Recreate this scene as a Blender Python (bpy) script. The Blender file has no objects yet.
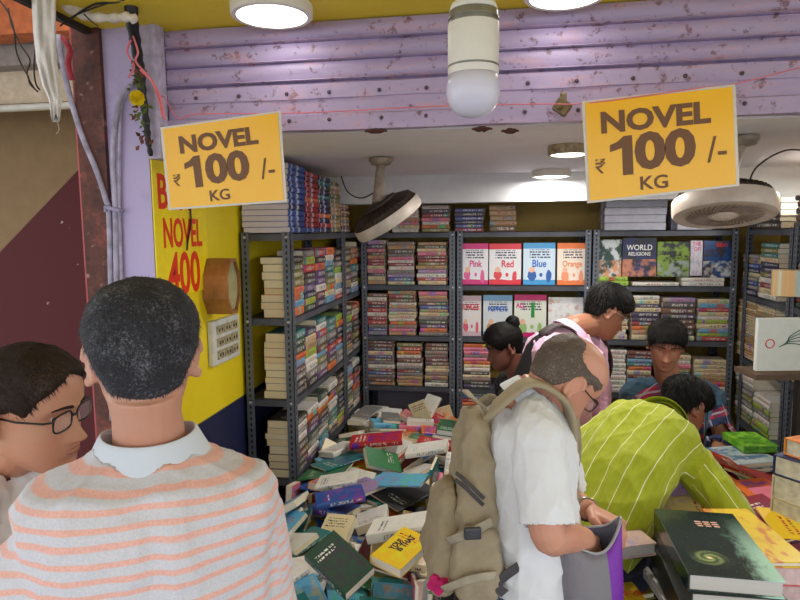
import bpy, bmesh, math, random
import numpy as np
from mathutils import Vector, Matrix, Euler, Quaternion, noise as mnoise

# ------------------------------------------------------------------ camera, world, exposure
scn = bpy.context.scene
COL = scn.collection
F = 620.0
YAW, PITCH, ROLL = math.radians(9.2), math.radians(-6.35), math.radians(-0.5)
cam_d = bpy.data.cameras.new('camera'); cam = bpy.data.objects.new('camera', cam_d); COL.objects.link(cam)
cam_d.sensor_width = 36.0; cam_d.lens = 36.0*F/800.0; cam_d.clip_start = 0.05; cam_d.clip_end = 100
CAMPOS = Vector((0, 0, 1.75))
RM = (Matrix.Rotation(YAW, 3, 'Z') @ Matrix.Rotation(math.pi/2 + PITCH, 3, 'X') @ Matrix.Rotation(ROLL, 3, 'Z'))
cam.matrix_world = Matrix.Translation(CAMPOS) @ RM.to_4x4()
scn.camera = cam
def ray(x, y): return RM @ Vector(((x-400)/F, (300-y)/F, -1.0))
def CP(x, y, d): return CAMPOS + ray(x, y)*d                 # point of the place at camera depth d
def AY(x, y, Y): r = ray(x, y); return CAMPOS + r*(Y/r.y)     # on the plane Y
def AX(x, y, X): r = ray(x, y); return CAMPOS + r*(X/r.x)
def AZ(x, y, Z): r = ray(x, y); return CAMPOS + r*((Z-CAMPOS.z)/r.z)

w = bpy.data.worlds.new('World'); scn.world = w; w.use_nodes = True
bg = w.node_tree.nodes['Background']; bg.inputs[0].default_value = (0.92, 0.96, 1.0, 1); bg.inputs[1].default_value = 1.85
vs = scn.view_settings; vs.view_transform = 'Standard'; vs.look = 'None'; vs.exposure = 0.08; vs.gamma = 1.0; vs.use_curve_mapping = False

R = random.Random(7)
PI = math.pi
# ------------------------------------------------------------------ helpers
def tag(o, label=None, cat=None, group=None, kind=None):
    if label: o['label'] = label
    if cat: o['category'] = cat
    if group: o['group'] = group
    if kind: o['kind'] = kind
    return o
def empty(name, loc=(0,0,0), rz=0.0, label=None, cat=None, group=None):
    o = bpy.data.objects.new(name, None); COL.objects.link(o)
    o.location = loc; o.rotation_euler = (0,0,rz); o.empty_display_size = 0.05
    return tag(o, label, cat, group)
def srgb(r, g, b):
    f = lambda c: (c/255/12.92 if c/255 <= 0.04045 else ((c/255+0.055)/1.055)**2.4)
    return (f(r), f(g), f(b), 1.0)
MATS = {}
class NT:
    def __init__(s, name):
        s.m = bpy.data.materials.new(name); s.m.use_nodes = True; s.t = s.m.node_tree; s.n = s.t.nodes; s.l = s.t.links
        s.b = s.n['Principled BSDF']
    def node(s, typ, **kw):
        n = s.n.new(typ)
        for k, v in kw.items():
            if k.startswith('i_'): n.inputs[int(k[2:])].default_value = v
            else: setattr(n, k, v)
        return n
    def link(s, a, b): s.l.new(a, b)
    def math(s, op, a, b=None, c=None):
        n = s.n.new('ShaderNodeMath'); n.operation = op
        for i, v in enumerate((a, b, c)):
            if v is None: continue
            if isinstance(v, (int, float)): n.inputs[i].default_value = v
            else: s.link(v, n.inputs[i])
        return n.outputs[0]
    def mix(s, f, a, b, mode='MIX'):
        n = s.n.new('ShaderNodeMix'); n.data_type = 'RGBA'; n.blend_type = mode
        for i, v in ((0, f), (6, a), (7, b)):
            if isinstance(v, (int, float, tuple, list)): n.inputs[i].default_value = v
            else: s.link(v, n.inputs[i])
        return n.outputs[2]
    def coord(s, which='Object'): return s.n.new('ShaderNodeTexCoord').outputs[which]
    def sep(s, v):
        n = s.n.new('ShaderNodeSeparateXYZ'); s.link(v, n.inputs[0]); return n.outputs
    def comb(s, x, y, z):
        n = s.n.new('ShaderNodeCombineXYZ')
        for i, v in enumerate((x, y, z)):
            if isinstance(v, (int, float)): n.inputs[i].default_value = v
            else: s.link(v, n.inputs[i])
        return n.outputs[0]
    def noise(s, v, scale, detail=3, rough=0.55, out=0):
        n = s.n.new('ShaderNodeTexNoise'); n.inputs['Scale'].default_value = scale; n.inputs['Detail'].default_value = detail
        n.inputs['Roughness'].default_value = rough
        if v is not None: s.link(v, n.inputs['Vector'])
        return n.outputs[out]
    def ramp(s, f, stops, interp='LINEAR'):
        n = s.n.new('ShaderNodeValToRGB'); n.color_ramp.interpolation = interp; e = n.color_ramp.elements
        while len(e) < len(stops): e.new(0.5)
        for q, (p, c) in zip(e, stops): q.position = p; q.color = c
        s.link(f, n.inputs[0]); return n.outputs[0]
    def step(s, f, lo, hi):
        n = s.n.new('ShaderNodeMapRange'); n.interpolation_type = 'SMOOTHSTEP'
        n.inputs[1].default_value = lo; n.inputs[2].default_value = hi; s.link(f, n.inputs[0]); return n.outputs[0]
    def bump(s, h, strength=0.3, dist=0.01):
        n = s.n.new('ShaderNodeBump'); n.inputs['Strength'].default_value = strength; n.inputs['Distance'].default_value = dist
        s.link(h, n.inputs['Height']); s.link(n.outputs[0], s.b.inputs['Normal'])
    def base(s, c):
        if isinstance(c, (tuple, list)): s.b.inputs['Base Color'].default_value = c
        else: s.link(c, s.b.inputs['Base Color'])
    def attr(s, name):
        n = s.n.new('ShaderNodeAttribute'); n.attribute_name = name; return n
def mat(name, col, rough=0.6, metal=0.0, var=0.12, nscale=30, bump=0.0, emit=None, spec=None):
    if name in MATS: return MATS[name]
    t = NT(name); t.b.inputs['Roughness'].default_value = rough; t.b.inputs['Metallic'].default_value = metal
    if spec is not None: t.b.inputs['Specular IOR Level'].default_value = spec
    co = t.coord()
    if var > 0:
        n = t.noise(co, nscale)
        dk = tuple(c*(1-var*2.0) for c in col[:3])+(1,); lt = tuple(min(1, c*(1+var)) for c in col[:3])+(1,)
        t.base(t.ramp(n, [(0.3, dk), (0.7, lt)]))
    else: t.base(col)
    if bump > 0: t.bump(t.noise(co, nscale*2, 5), bump, 0.004)
    if emit:
        t.b.inputs['Emission Color'].default_value = emit[0]; t.b.inputs['Emission Strength'].default_value = emit[1]
    MATS[name] = t.m; return t.m

class MB:
    def __init__(s): s.v = []; s.f = []; s.mi = []; s.cm = 0
    def m(s, i): s.cm = i; return s
    def add(s, vs, fs, mi=None):
        o = len(s.v); s.v += [Vector(q) for q in vs]
        for q in fs: s.f.append([o+i for i in q]); s.mi.append(s.cm if mi is None else mi)
        return s
    def box(s, c, d, rot=None, bev=0.0):
        x, y, z = d[0]/2, d[1]/2, d[2]/2
        if bev <= 0:
            vs = [Vector((sx*x, sy*y, sz*z)) for sz in (-1,1) for sy in (-1,1) for sx in (-1,1)]
            fs = [(0,2,3,1),(4,5,7,6),(0,1,5,4),(2,6,7,3),(0,4,6,2),(1,3,7,5)]
        else:
            bm = bmesh.new(); bmesh.ops.create_cube(bm, size=1.0)
            for v in bm.verts: v.co = Vector((v.co.x*d[0], v.co.y*d[1], v.co.z*d[2]))
            bmesh.ops.bevel(bm, geom=bm.edges[:], offset=min(bev, min(d)*0.45), segments=2, profile=0.5, affect='EDGES')
            bm.verts.ensure_lookup_table(); vs = [v.co.copy() for v in bm.verts]; fs = [[v.index for v in f.verts] for f in bm.faces]; bm.free()
        if rot is not None:
            if not isinstance(rot, Matrix): rot = Euler(rot).to_matrix()
            vs = [rot @ v for v in vs]
        c = Vector(c); return s.add([v+c for v in vs], fs)
    def rings(s, rings, cap=True, close=False):
        n = len(rings[0]); o = len(s.v)
        for r in rings: s.v += [Vector(p) for p in r]
        for i in range(len(rings)-1):
            for j in range(n):
                k = (j+1) % n
                s.f.append([o+i*n+j, o+i*n+k, o+(i+1)*n+k, o+(i+1)*n+j]); s.mi.append(s.cm)
        if close:
            i = len(rings)-1
            for j in range(n):
                k = (j+1) % n
                s.f.append([o+i*n+j, o+i*n+k, o+k, o+j]); s.mi.append(s.cm)
        elif cap:
            s.f.append([o+j for j in range(n)][::-1]); s.mi.append(s.cm)
            s.f.append([o+(len(rings)-1)*n+j for j in range(n)]); s.mi.append(s.cm)
        return s
    def tube(s, pts, r, n=10, cap=True):
        pts = [Vector(p) for p in pts]; rs = r if isinstance(r, (list, tuple)) else [r]*len(pts)
        rings = []; prev = None
        for i, p in enumerate(pts):
            t = (pts[min(i+1, len(pts)-1)]-pts[max(i-1, 0)]).normalized()
            if prev is None:
                u = t.orthogonal().normalized()
            else:
                u = (prev - t*prev.dot(t)); u = u.normalized() if u.length > 1e-6 else t.orthogonal().normalized()
            prev = u; v = t.cross(u)
            rings.append([p + (u*math.cos(a)+v*math.sin(a))*rs[i] for a in [2*PI*j/n for j in range(n)]])
        return s.rings(rings, cap)
    def cyl(s, a, b, r, n=24, r2=None): return s.tube([a, b], [r, r if r2 is None else r2], n)
    def lathe(s, prof, c=(0,0,0), n=32, rot=None, cap=True):
        c = Vector(c); rings = []
        for r, z in prof:
            ring = [Vector((r*math.cos(2*PI*j/n), r*math.sin(2*PI*j/n), z)) for j in range(n)]
            if rot is not None: ring = [rot @ q for q in ring]
            rings.append([q+c for q in ring])
        return s.rings(rings, cap)
    def build(s, name, mats, parent=None, smooth=False, world=False, loc=None, auto=None):
        me = bpy.data.meshes.new(name)
        vs = s.v
        if parent is not None and world:
            p = parent
            while p.parent: p = p.parent
            mi = p.matrix_basis.inverted(); vs = [mi @ v for v in vs]
        elif loc is not None:
            L = Vector(loc); vs = [v-L for v in vs]
        me.from_pydata([tuple(v) for v in vs], [], s.f)
        bm = bmesh.new(); bm.from_mesh(me); bmesh.ops.recalc_face_normals(bm, faces=bm.faces); bm.to_mesh(me); bm.free()
        if not isinstance(mats, (list, tuple)): mats = [mats]
        for m_ in mats: me.materials.append(m_)
        if len(mats) > 1: me.polygons.foreach_set('material_index', s.mi)
        if smooth:
            me.polygons.foreach_set('use_smooth', [True]*len(me.polygons))
            if auto: me.set_sharp_from_angle(angle=math.radians(auto))
        me.update()
        o = bpy.data.objects.new(name, me); COL.objects.link(o)
        if parent is not None: o.parent = parent
        if loc is not None and not (parent is not None and world): o.location = loc
        return o
def bez(p0, p1, p2, n=10):
    p0, p1, p2 = Vector(p0), Vector(p1), Vector(p2)
    return [(1-t)**2*p0+2*t*(1-t)*p1+t*t*p2 for t in [i/(n-1) for i in range(n)]]
def spline(pts, n=6):
    pts = [Vector(p) for p in pts]; out = []
    for i in range(len(pts)-1):
        p0 = pts[max(i-1, 0)]; p1 = pts[i]; p2 = pts[i+1]; p3 = pts[min(i+2, len(pts)-1)]
        for k in range(n):
            t = k/n
            out.append(0.5*((2*p1)+(p2-p0)*t+(2*p0-5*p1+4*p2-p3)*t*t+(3*p1-p0-3*p2+p3)*t**3))
    out.append(pts[-1]); return out
def struct(o): o['kind'] = 'structure'; return o
def text(parent, s, size, mat_, M, bold=0.0, name='lettering', sx=1.0, align='CENTER'):
    """flat raised letters; M = matrix (in the parent's space) whose x,y span the lettering plane"""
    cu = bpy.data.curves.new(name, 'FONT'); cu.body = s; cu.size = size; cu.offset = bold*size; cu.extrude = 0.0004
    cu.align_x = align; cu.align_y = 'CENTER'; cu.resolution_u = 3
    o = bpy.data.objects.new(name, cu); COL.objects.link(o)
    dg = bpy.context.evaluated_depsgraph_get(); me = bpy.data.meshes.new_from_object(o.evaluated_get(dg))
    bpy.data.objects.remove(o); me.transform(M @ Matrix.Diagonal((sx, 1, 1, 1)))
    me.materials.clear(); me.materials.append(mat_)
    t = bpy.data.objects.new(name, me); COL.objects.link(t); t.parent = parent
    return t
def plane_M(o, ux, uy):
    ux = Vector(ux).normalized(); uy = Vector(uy); uy = (uy-ux*uy.dot(ux)).normalized(); n = ux.cross(uy)
    m = Matrix((ux, uy, n)).transposed().to_4x4(); m.translation = Vector(o); return m
# ------------------------------------------------------------------ materials of the place
YF = 1.85            # shop front plane
XL, XR = -1.083, 1.66 # inner walls
YB = 4.06            # back wall
ZC = 2.06            # ceiling
ZS = 2.377            # soffit of the yellow canopy
def paint_mat(name, col, dirt, amount=0.5, rough=0.6, scale=6):
    t = NT(name); co = t.coord(); t.b.inputs['Roughness'].default_value = rough
    n = t.noise(co, scale, 6, 0.7); n2 = t.noise(co, 2.2, 3)
    f = t.math('MULTIPLY', t.step(n, 0.52, 0.72), amount)
    c = t.mix(f, t.mix(n2, tuple(x*0.88 for x in col[:3])+(1,), col), dirt)
    t.base(c); t.bump(n, 0.15, 0.004); return t.m
M_yel = paint_mat('yellow_paint', srgb(244,216,50), srgb(200,166,50), 0.4)
M_purple = paint_mat('purple_paint', srgb(196,182,224), srgb(140,120,160), 0.6)
M_ceil = paint_mat('white_ceiling', srgb(238,236,244), srgb(200,195,200), 0.3, 0.7)
M_floor = paint_mat('dark_floor', srgb(88,80,74), srgb(52,46,42), 0.8)
M_road = paint_mat('street_concrete', srgb(150,146,140), srgb(110,104,98), 0.8)
M_white = mat('white_plaster', srgb(216,218,222), 0.7, var=0.05, nscale=8)
M_olive = paint_mat('olive_back_wall', srgb(170,140,60), srgb(120,100,44), 0.5)
def shutter_mat():
    t = NT('purple_shutter'); co = t.coord(); t.b.inputs['Roughness'].default_value = 0.45
    x, y, z = t.sep(co)
    sc = t.comb(t.math('MULTIPLY', x, 2.0), y, t.math('MULTIPLY', z, 9.0))
    n = t.noise(sc, 3.0, 6, 0.7); spots = t.noise(co, 34, 5, 0.7)
    c = t.mix(n, srgb(156,138,178), srgb(190,174,206))
    # paint worn and rusty towards the bottom slat
    low = t.step(z, 2.19, 2.06)
    f = t.math('MULTIPLY', t.step(t.math('ADD', spots, t.math('MULTIPLY', n, 0.35)), 0.74, 0.84), t.math('ADD', t.math('MULTIPLY', low, 0.75), 0.03))
    c = t.mix(f, c, srgb(96,58,52)); c = t.mix(t.math('MULTIPLY', t.math('MULTIPLY', low, t.step(n, 0.5, 0.7)), 0.55), c, srgb(205,150,160))
    t.base(c); t.bump(spots, 0.1, 0.002); return t.m
M_shut = shutter_mat()
def rust_mat():
    t = NT('rusty_red_post'); co = t.coord(); t.b.inputs['Roughness'].default_value = 0.7
    n = t.noise(co, 9, 7, 0.75); n2 = t.noise(co, 30, 4)
    c = t.ramp(n, [(0.36, srgb(62,36,32)), (0.56, srgb(104,58,48)), (0.66, srgb(150,76,68)), (0.76, srgb(190,104,96))])
    c = t.mix(t.math('MULTIPLY', t.step(n2, 0.62, 0.75), 0.6), c, srgb(196,150,140)); t.base(c); t.bump(n, 0.4, 0.006); return t.m
M_rust = rust_mat()
M_redp = paint_mat('red_paint', srgb(196,92,92), srgb(120,50,50), 0.6)
def nb_mat():
    t = NT('tan_and_maroon_wall'); co = t.coord(); t.b.inputs['Roughness'].default_value = 0.75
    x, y, z = t.sep(co)
    a = AY(80, 168, 2.7); b = AY(0, 252, 2.7); k = (b.z-a.z)/(b.x-a.x)
    f = t.step(t.math('SUBTRACT', t.math('ADD', t.math('MULTIPLY', t.math('SUBTRACT', x, a.x), k), a.z), z), -0.003, 0.003)
    n = t.noise(co, 14, 4)
    c = t.mix(f, t.mix(n, srgb(132,104,70), srgb(156,128,90)), t.mix(t.step(n, 0.7, 0.74), srgb(86,18,24), srgb(190,170,150)))
    t.base(c); return t.m
M_nb = nb_mat()
def wall_left_mat():
    t = NT('yellow_wall_with_navy_dado'); co = t.coord(); t.b.inputs['Roughness'].default_value = 0.5
    x, y, z = t.sep(co); n = t.noise(co, 5, 5, 0.65)
    zz = AX(222, 409, XL).z
    f = t.step(z, zz+0.004, zz-0.004)
    c = t.mix(f, t.mix(n, srgb(226,200,10), srgb(240,216,30)), srgb(26,32,72)); t.base(c); return t.m
M_wl = wall_left_mat()

# ------------------------------------------------------------------ structure
struct(MB().box((0.4,2.6,-0.025),(4.4,3.4,0.05)).build('floor', M_floor))
struct(MB().box((0,-3,-0.073),(16,12,0.04)).build('floor_street', M_road))
struct(MB().box((XL-0.06,(YF+.031+YB)/2,ZC/2+0.1),(0.12,YB-YF-.031,ZC+0.2)).build('wall_left', M_wl))
struct(MB().box((XR+0.06,(YF+YB)/2,ZC/2+0.1),(0.12,YB-YF,ZC+0.2)).build('wall_right', M_olive))
struct(MB().box(((XL+XR)/2,YB+0.06,ZC/2+0.1),(XR-XL+0.24,0.12,ZC+0.2)).build('wall_back', M_olive))
struct(MB().box(((XL+XR)/2,(YF+YB)/2+0.06,ZC+0.05),(XR-XL,YB-YF-0.08,0.1)).build('ceiling', M_ceil))
# white concrete beam under the ceiling near the back
struct(MB().box(((XL+XR)/2,3.56,(ZC+1.905)/2),(XR-XL,0.13,ZC-1.905)).build('trim_1', M_white))
# purple pillar on the left and the frame beside the shutter
xa = AY(101,200,YF-0.03).x; xb = XL; xc = AY(166,200,YF-0.03).x
XL_=xb; struct(MB().box(((xa+xb)/2,YF+0.0,1.2),(xb-xa,0.06,2.4)).build('wall_front', M_purple))
g = MB(); zg=AY(158,160,YF).z; g.box(((xb+xc)/2-0.006,YF+0.01,(zg+2.38)/2),(xc-xb-0.012,0.1,2.38-zg)); g.box((xc-0.006,YF-0.02,(zg+2.38)/2),(0.012,0.05,2.38-zg))
struct(g.build('trim_2', mat('pale_shutter_guide', srgb(196,186,214), 0.5, var=0.15)))
# canopy soffit
xe = AY(95,42,YF).x
struct(MB().box(((xe+3.0)/2,0.65,ZS+0.06),(3.0-xe,2.6,0.12)).build('ceiling_canopy', M_yel))
g = MB(); g.box((xe+0.008,0.65,ZS-0.008),(0.02,2.56,0.02)); struct(g.build('trim_3', mat('dark_edge', srgb(46,40,34), 0.7)))
# wall above the shutter so that no light falls in behind it
struct(MB().box(((xc+3.0)/2,YF+0.2,2.35),(3.0-xc,0.1,0.5)).build('wall_above', M_purple))
# rusty post and red edge strip
x0 = AY(84,200,YF-0.04).x; x1 = AY(108,200,YF-0.04).x; xr = AY(76,200,YF-0.04).x
g = MB(); g.box(((x0+x1)/2,YF+0.02,1.2),(x1-x0+0.01,0.13,2.4))
struct(g.build('wall_post', M_rust))
struct(MB().box(((x0+xr)/2,YF+0.03,1.2),(x0-xr,0.1,2.4)).build('trim_4', M_redp))
# neighbouring bay on the left: wall, pale lintel, white pipe, soffit
struct(MB().box((-2.6,2.76,1.275),(2.7,0.12,2.65)).build('wall_neighbour', M_nb))
z0 = AY(30,104,2.3).z; z1 = AY(30,72,2.3).z
g = MB(); g.box((-2.6,2.33,(z0+z1)/2),(2.7,0.1,z1-z0)); struct(g.build('trim_5', mat('cream_lintel', srgb(206,186,160), 0.6, var=0.1)))
zz = AY(30,108,2.25).z
g = MB(); g.cyl((-3.9,2.24,zz),(x0,2.24,zz),0.014,12); tag(g.build('pipe', mat('white_pvc', srgb(222,220,214), 0.4, var=0.03), smooth=True, loc=(-2.5,2.24,zz)),
    'white horizontal pipe along the cream lintel left of the rusty post', 'pipe')
g = MB(); g.box((-2.6,2.45,z1+0.12),(2.7,0.5,0.24)); struct(g.build('trim_6', mat('grey_neighbour_beam', srgb(150,140,136), 0.7, var=0.1)))
zo=AY(20,45,2.1).z
g = MB(); g.box((-2.7,2.12,zo+0.14),(2.5,0.1,0.22)); struct(g.build('trim_7', mat('orange_neighbour_board', srgb(206,110,60), 0.6, var=0.15)))
struct(MB().box((-2.7,0.9,2.72),(2.4,3.4,0.08)).build('ceiling_neighbour', M_white))

# ------------------------------------------------------------------ roller shutter (rolled up)
def shutter():
    xs0, xs1 = xc, 2.9; prof = []
    zt = ZS-0.004; zb = 2.055
    z = zt; Y0 = YF+0.02
    # curved slats with a rolled lip between them, then flat bottom rail
    slats = 3; h = (zt-2.20)/slats
    for i in range(slats):
        for k in range(7):
            a = k/6; prof.append((Y0-0.008*math.sin(PI*a)-0.002, z-h*a*0.86))
        prof += [(Y0+0.010, z-h*0.87), (Y0-0.016, z-h*0.89), (Y0-0.018, z-h*0.94), (Y0+0.004, z-h*0.97)]
        z -= h
    prof += [(Y0, z), (Y0-0.012, z-0.008), (Y0-0.012, z-0.05), (Y0-0.006, z-0.052), (Y0-0.006, 2.105), (Y0-0.016, 2.10), (Y0-0.016, zb), (Y0+0.02, zb), (Y0+0.05, zb+0.02)]
    t = empty('roller_shutter', (0.8, YF, zb), label='purple painted metal roller shutter rolled up over the shop opening', cat='shutter')
    m = MB(); n = 60; P = []
    for j in range(n+1):
        x = xs0+(xs1-xs0)*j/n
        for q, (y, z_) in enumerate(prof):
            wob = 0.003*math.sin(x*9+q)+0.002*math.sin(x*23+q*2)
            P.append((x, y+wob*0.5, z_+wob*(0.5 if q > len(prof)-9 else 0.15)))
    k = len(prof)
    fs = [(j*k+q, j*k+q+1, (j+1)*k+q+1, (j+1)*k+q) for j in range(n) for q in range(k-1)]
    m.add(P, fs); m.build('slats', M_shut, t, smooth=True, world=True, auto=40)
    rv = mat('rivet_metal', srgb(92,76,92), 0.5, 0.3)
    for zr, st in ((2.165, 0.115), (2.085, 0.115)):
        for i in range(18):
            x = xs0+0.1+i*st*1.25+R.uniform(-.01,.01)
            r = MB(); r.lathe([(0.0062,0),(0.0055,0.003),(0.002,0.0048)], (x, Y0-0.014 if zr > 2.1 else Y0-0.016, zr), 10, Matrix.Rotation(PI/2,3,'X'))
            r.build('rivet', rv, t, smooth=True, world=True)
    # latch lock hanging on the bottom rail
    p = AY(562,106,YF-0.02)
    m = MB(); br = mat('old_brass', srgb(128,112,84), 0.5, 0.6, var=0.2)
    m.box(p+Vector((0,-0.006,-0.004)),(0.045,0.02,0.04),(0,0.6,0),0.006); m.box(p+Vector((0.003,-0.004,0.02)),(0.018,0.012,0.03),None,0.004)
    m.lathe([(0.009,0),(0.009,0.016),(0.004,0.02)], p+Vector((-.008,-.016,-.006)), 12, Matrix.Rotation(PI/2,3,'X'))
    m.build('latch', br, t, world=True)
    # rust eaten holes / scabs along the lower lip
    sc = mat('rust_scab', srgb(70,36,34), 0.9, bump=0.6, nscale=60)
    for px, py, w_ in ((376,131,.04),(482,129,.035),(510,131,.03)):
        p = AY(px, py, YF+0.005); m = MB()
        rr = []
        for i in range(9):
            a = i/8; x = (a-.5)*w_*1.7; r_ = 0.009*math.sin(PI*min(max(a,.06),.94))*R.uniform(.75,1.1)+.001
            rr.append([p+Vector((x, r_*1.0*math.cos(b), r_*0.9*math.sin(b)+0.001*math.sin(i*2.1))) for b in [2*PI*q/8 for q in range(8)]])
        m.rings(rr); m.build('rust_patch', sc, t, world=True)
shutter()

# ------------------------------------------------------------------ lamps
M_lampbody = mat('lamp_white_plastic', srgb(226,222,214), 0.4, var=0.03)
def panel_lamp(px, py, d, dia, label, body=M_lampbody, power=4, em=9.0, zc=ZC, hh=0.035, depthY=None):
    p = AZ(px, py, zc-hh)
    t = empty('ceiling_lamp', (p.x, p.y, zc), label=label, cat='lamp', group=None)
    r = dia/2
    MB().lathe([(r*0.5,0),(r*0.96,0),(r,-0.004),(r,-hh+0.004),(r*0.97,-hh),(r*0.86,-hh),(r*0.85,-hh+0.003)], (0,0,0), 48).build('lamp_housing', body, t, smooth=True, auto=40)
    e = mat('lamp_diffuser_glow', (1,1,1,1), 0.4, var=0, emit=((1,0.97,0.9,1), em))
    MB().lathe([(r*0.4,-hh+0.002),(r*0.86,-hh+0.0005),(r*0.6,-hh-0.004),(r*0.1,-hh-0.006)], (0,0,0), 48).build('diffuser', e, t, smooth=True)
    L = bpy.data.lights.new('lamp_light', 'AREA'); L.shape = 'DISK'; L.size = dia*0.8; L.energy = power; L.color = (1,0.95,0.86)
    lo = bpy.data.objects.new('lamp_light', L); COL.objects.link(lo); lo.parent = t; lo.location = (0,0,-hh-0.012)
    return t
panel_lamp(272, 17, 0, 0.225, 'round white panel lamp, lit, on the yellow canopy above the left price sign', power=0.25, zc=ZS, em=3)
panel_lamp(566, -3, 0, 0.215, 'round lamp on the yellow canopy cut by the top edge of the photo', power=0.25, zc=ZS, em=2.5)
M_dustlamp = mat('dusty_lamp_rim', srgb(160,142,112), 0.6, var=0.25, nscale=60)
panel_lamp(569, 155, 0, 0.155, 'lit round ceiling lamp with a dusty rim, nearer the shop opening', body=M_dustlamp, power=10, em=8)
panel_lamp(551, 177, 0, 0.20, 'lit round ceiling lamp with white rim near the back beam', power=5, em=7)
panel_lamp(860, 160, 0, 0.20, 'round ceiling lamp at the right side of the shop', power=13, em=7)  # lamp out of view, added to brighten the interior

# hanging LED bulb in front of the shutter
def bulb():
    d = 1.15; top = CP(474,-30,d); S = d/F
    base = CP(473,118,d)
    t = empty('hanging_bulb', base, label='large white unlit LED bulb hanging in front of the purple shutter', cat='bulb')
    px = lambda v: v*S*0.985
    glass = mat('bulb_frosted_glass', srgb(214,212,232), 0.25, var=0)
    body = mat('bulb_white_body', srgb(226,222,214), 0.35, var=0.02)
    prof = [(px(3),0),(px(12),px(2)),(px(20),px(7)),(px(25),px(15)),(px(27),px(24)),(px(26.5),px(32)),(px(25),px(42))]
    MB().lathe(prof, (0,0,0), 40).build('bulb_dome', glass, t, smooth=True)
    prof = [(px(25.2),px(42)),(px(25.6),px(44)),(px(25.6),px(89)),(px(25.2),px(91))]
    MB().lathe(prof, (0,0,0), 40).build('bulb_body', body, t, smooth=True, auto=30)
    ring = mat('bulb_silver_ring', srgb(150,150,150), 0.3, 0.8)
    m = MB(); m.lathe([(px(25),px(91)),(px(25),px(93)),(px(24),px(93)),(px(24),px(95)),(px(25.2),px(95)),(px(25.2),px(97)),(px(24.4),px(97)),(px(24),px(104))], (0,0,0), 40)
    m.build('heat_ring', ring, t, smooth=True, auto=30)
    MB().lathe([(px(25.5),px(48.6)),(px(25.9),px(49)),(px(25.9),px(50.5)),(px(25.5),px(50.9))], (0,0,0), 40).build('seam_ring', ring, t, smooth=True, auto=30)
    prof = [(px(24.4),px(103)),(px(22),px(110)),(px(15),px(115)),(px(11),px(118)),(px(10.5),px(135))]
    MB().lathe(prof, (0,0,0), 40).build('bulb_neck', body, t, smooth=True)
    m = MB(); m.lathe([(px(13),px(130)),(px(13),px(165)),(px(9),px(172))], (0,0,0), 24); zt = ZS-base.z
    m.tube([(0,0,px(170)),(0.004,0,px(190)),(0,0,zt)], 0.003, 8)
    m.build('bulb_holder', mat('holder_white', srgb(210,208,204), 0.4, var=.05), t, smooth=True, auto=40)
bulb()

# ------------------------------------------------------------------ ceiling fans (cabin fans in round cowls)
def fan(name_label, c, axis, rad, mount, depth=0.055, wire=None):
    """c = centre of the cowl's front ring, axis = direction air blows"""
    q = Vector((0,0,-1)).rotation_difference(Vector(axis).normalized()).to_matrix()
    t = empty('cabin_fan', c, label=name_label, cat='fan')
    wh = mat('fan_cream_plastic', srgb(196,184,174), 0.45, var=0.12, nscale=12); dk = mat('fan_dark_grille', srgb(58,44,38), 0.6)
    # local frame: front face at z=0 pointing -z, body above
    r = rad
    MB().lathe([(r*0.80,0.0),(r*0.84,-0.004),(r*0.97,0.0),(r,0.010),(r,depth),(r*0.98,depth+0.005),(r*0.95,depth)], (0,0,0), 56, q).build('cowl', wh, t, smooth=True, auto=50)
    bk = MB()
    for i in range(44):
        a = 2*PI*i/44; u = Vector((math.cos(a), math.sin(a), 0))
        bk.tube([q @ (u*r*0.95+Vector((0,0,depth))), q @ (u*r*0.86+Vector((0,0,depth+0.028))), q @ (u*r*0.45+Vector((0,0,depth+0.05)))], 0.0022, 5)
    bk.lathe([(r*0.5,depth+0.046),(r*0.5,depth+0.054),(r*0.1,depth+0.058)], (0,0,0), 32, q)
    bk.lathe([(r*0.93,depth*0.9),(r*0.85,depth+0.022),(r*0.45,depth+0.042)], (0,0,0), 40, q, cap=True)
    bk.build('rear_grille', dk, t, smooth=True, auto=40)
    gr = MB()
    for i in range(40):
        a = 2*PI*i/40; pts = []
        for k in range(7):
            s = k/6; rr = r*(0.22+0.60*s); aa = a+0.7*s
            pts.append(q @ Vector((rr*math.cos(aa), rr*math.sin(aa), 0.006-0.012*math.sin(PI*s))))
        gr.tube(pts, 0.0022, 5)
    gr.build('front_grille', mat('fan_grille_brown', srgb(134,116,104), 0.5), t, smooth=True)
    MB().lathe([(r*0.24,0.012),(r*0.24,-0.004),(r*0.16,-0.010),(r*0.02,-0.012)], (0,0,0), 32, q).build('hub', wh, t, smooth=True, auto=50)
    for i in range(5):
        a = 2*PI*i/5; b = MB(); V = []
        for k in range(6):
            s = k/5; rr = r*(0.2+0.56*s); wd = 0.30-0.08*s
            for sgn in (-1, 1):
                aa = a+0.25*s+sgn*wd
                V.append(q @ Vector((rr*math.cos(aa), rr*math.sin(aa), 0.030+sgn*0.010)))
        Fs = [(2*k,2*k+1,2*k+3,2*k+2) for k in range(5)]
        top = [v+q@Vector((0,0,0.0025)) for v in V]
        b.add(V, Fs); b.add(top, Fs); b.build('blade', mat('fan_blade', srgb(120,112,108), 0.5), t, smooth=True)
    m = MB(); back = q @ Vector((0,0,depth+0.05)); mt = Vector(mount)-Vector(c)
    m.tube([back, (back+mt)*0.5+Vector((0,0,0.0)), mt+Vector((0,0,-0.015))], [0.03,0.022,0.018], 16)
    m.lathe([(0.05,-0.002),(0.052,-0.012),(0.04,-0.03),(0.02,-0.034)], mt, 28)
    m.build('mounting', mat('fan_mount', srgb(150,136,122), 0.5, var=0.2), t, smooth=True, auto=50)
    if wire:
        cb = mat('black_cable', srgb(24,24,26), 0.5, var=0)
        MB().tube(spline([Vector(p)-Vector(c) for p in wire], 6), 0.003, 6).build('cable', cb, t, smooth=True)
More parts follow.
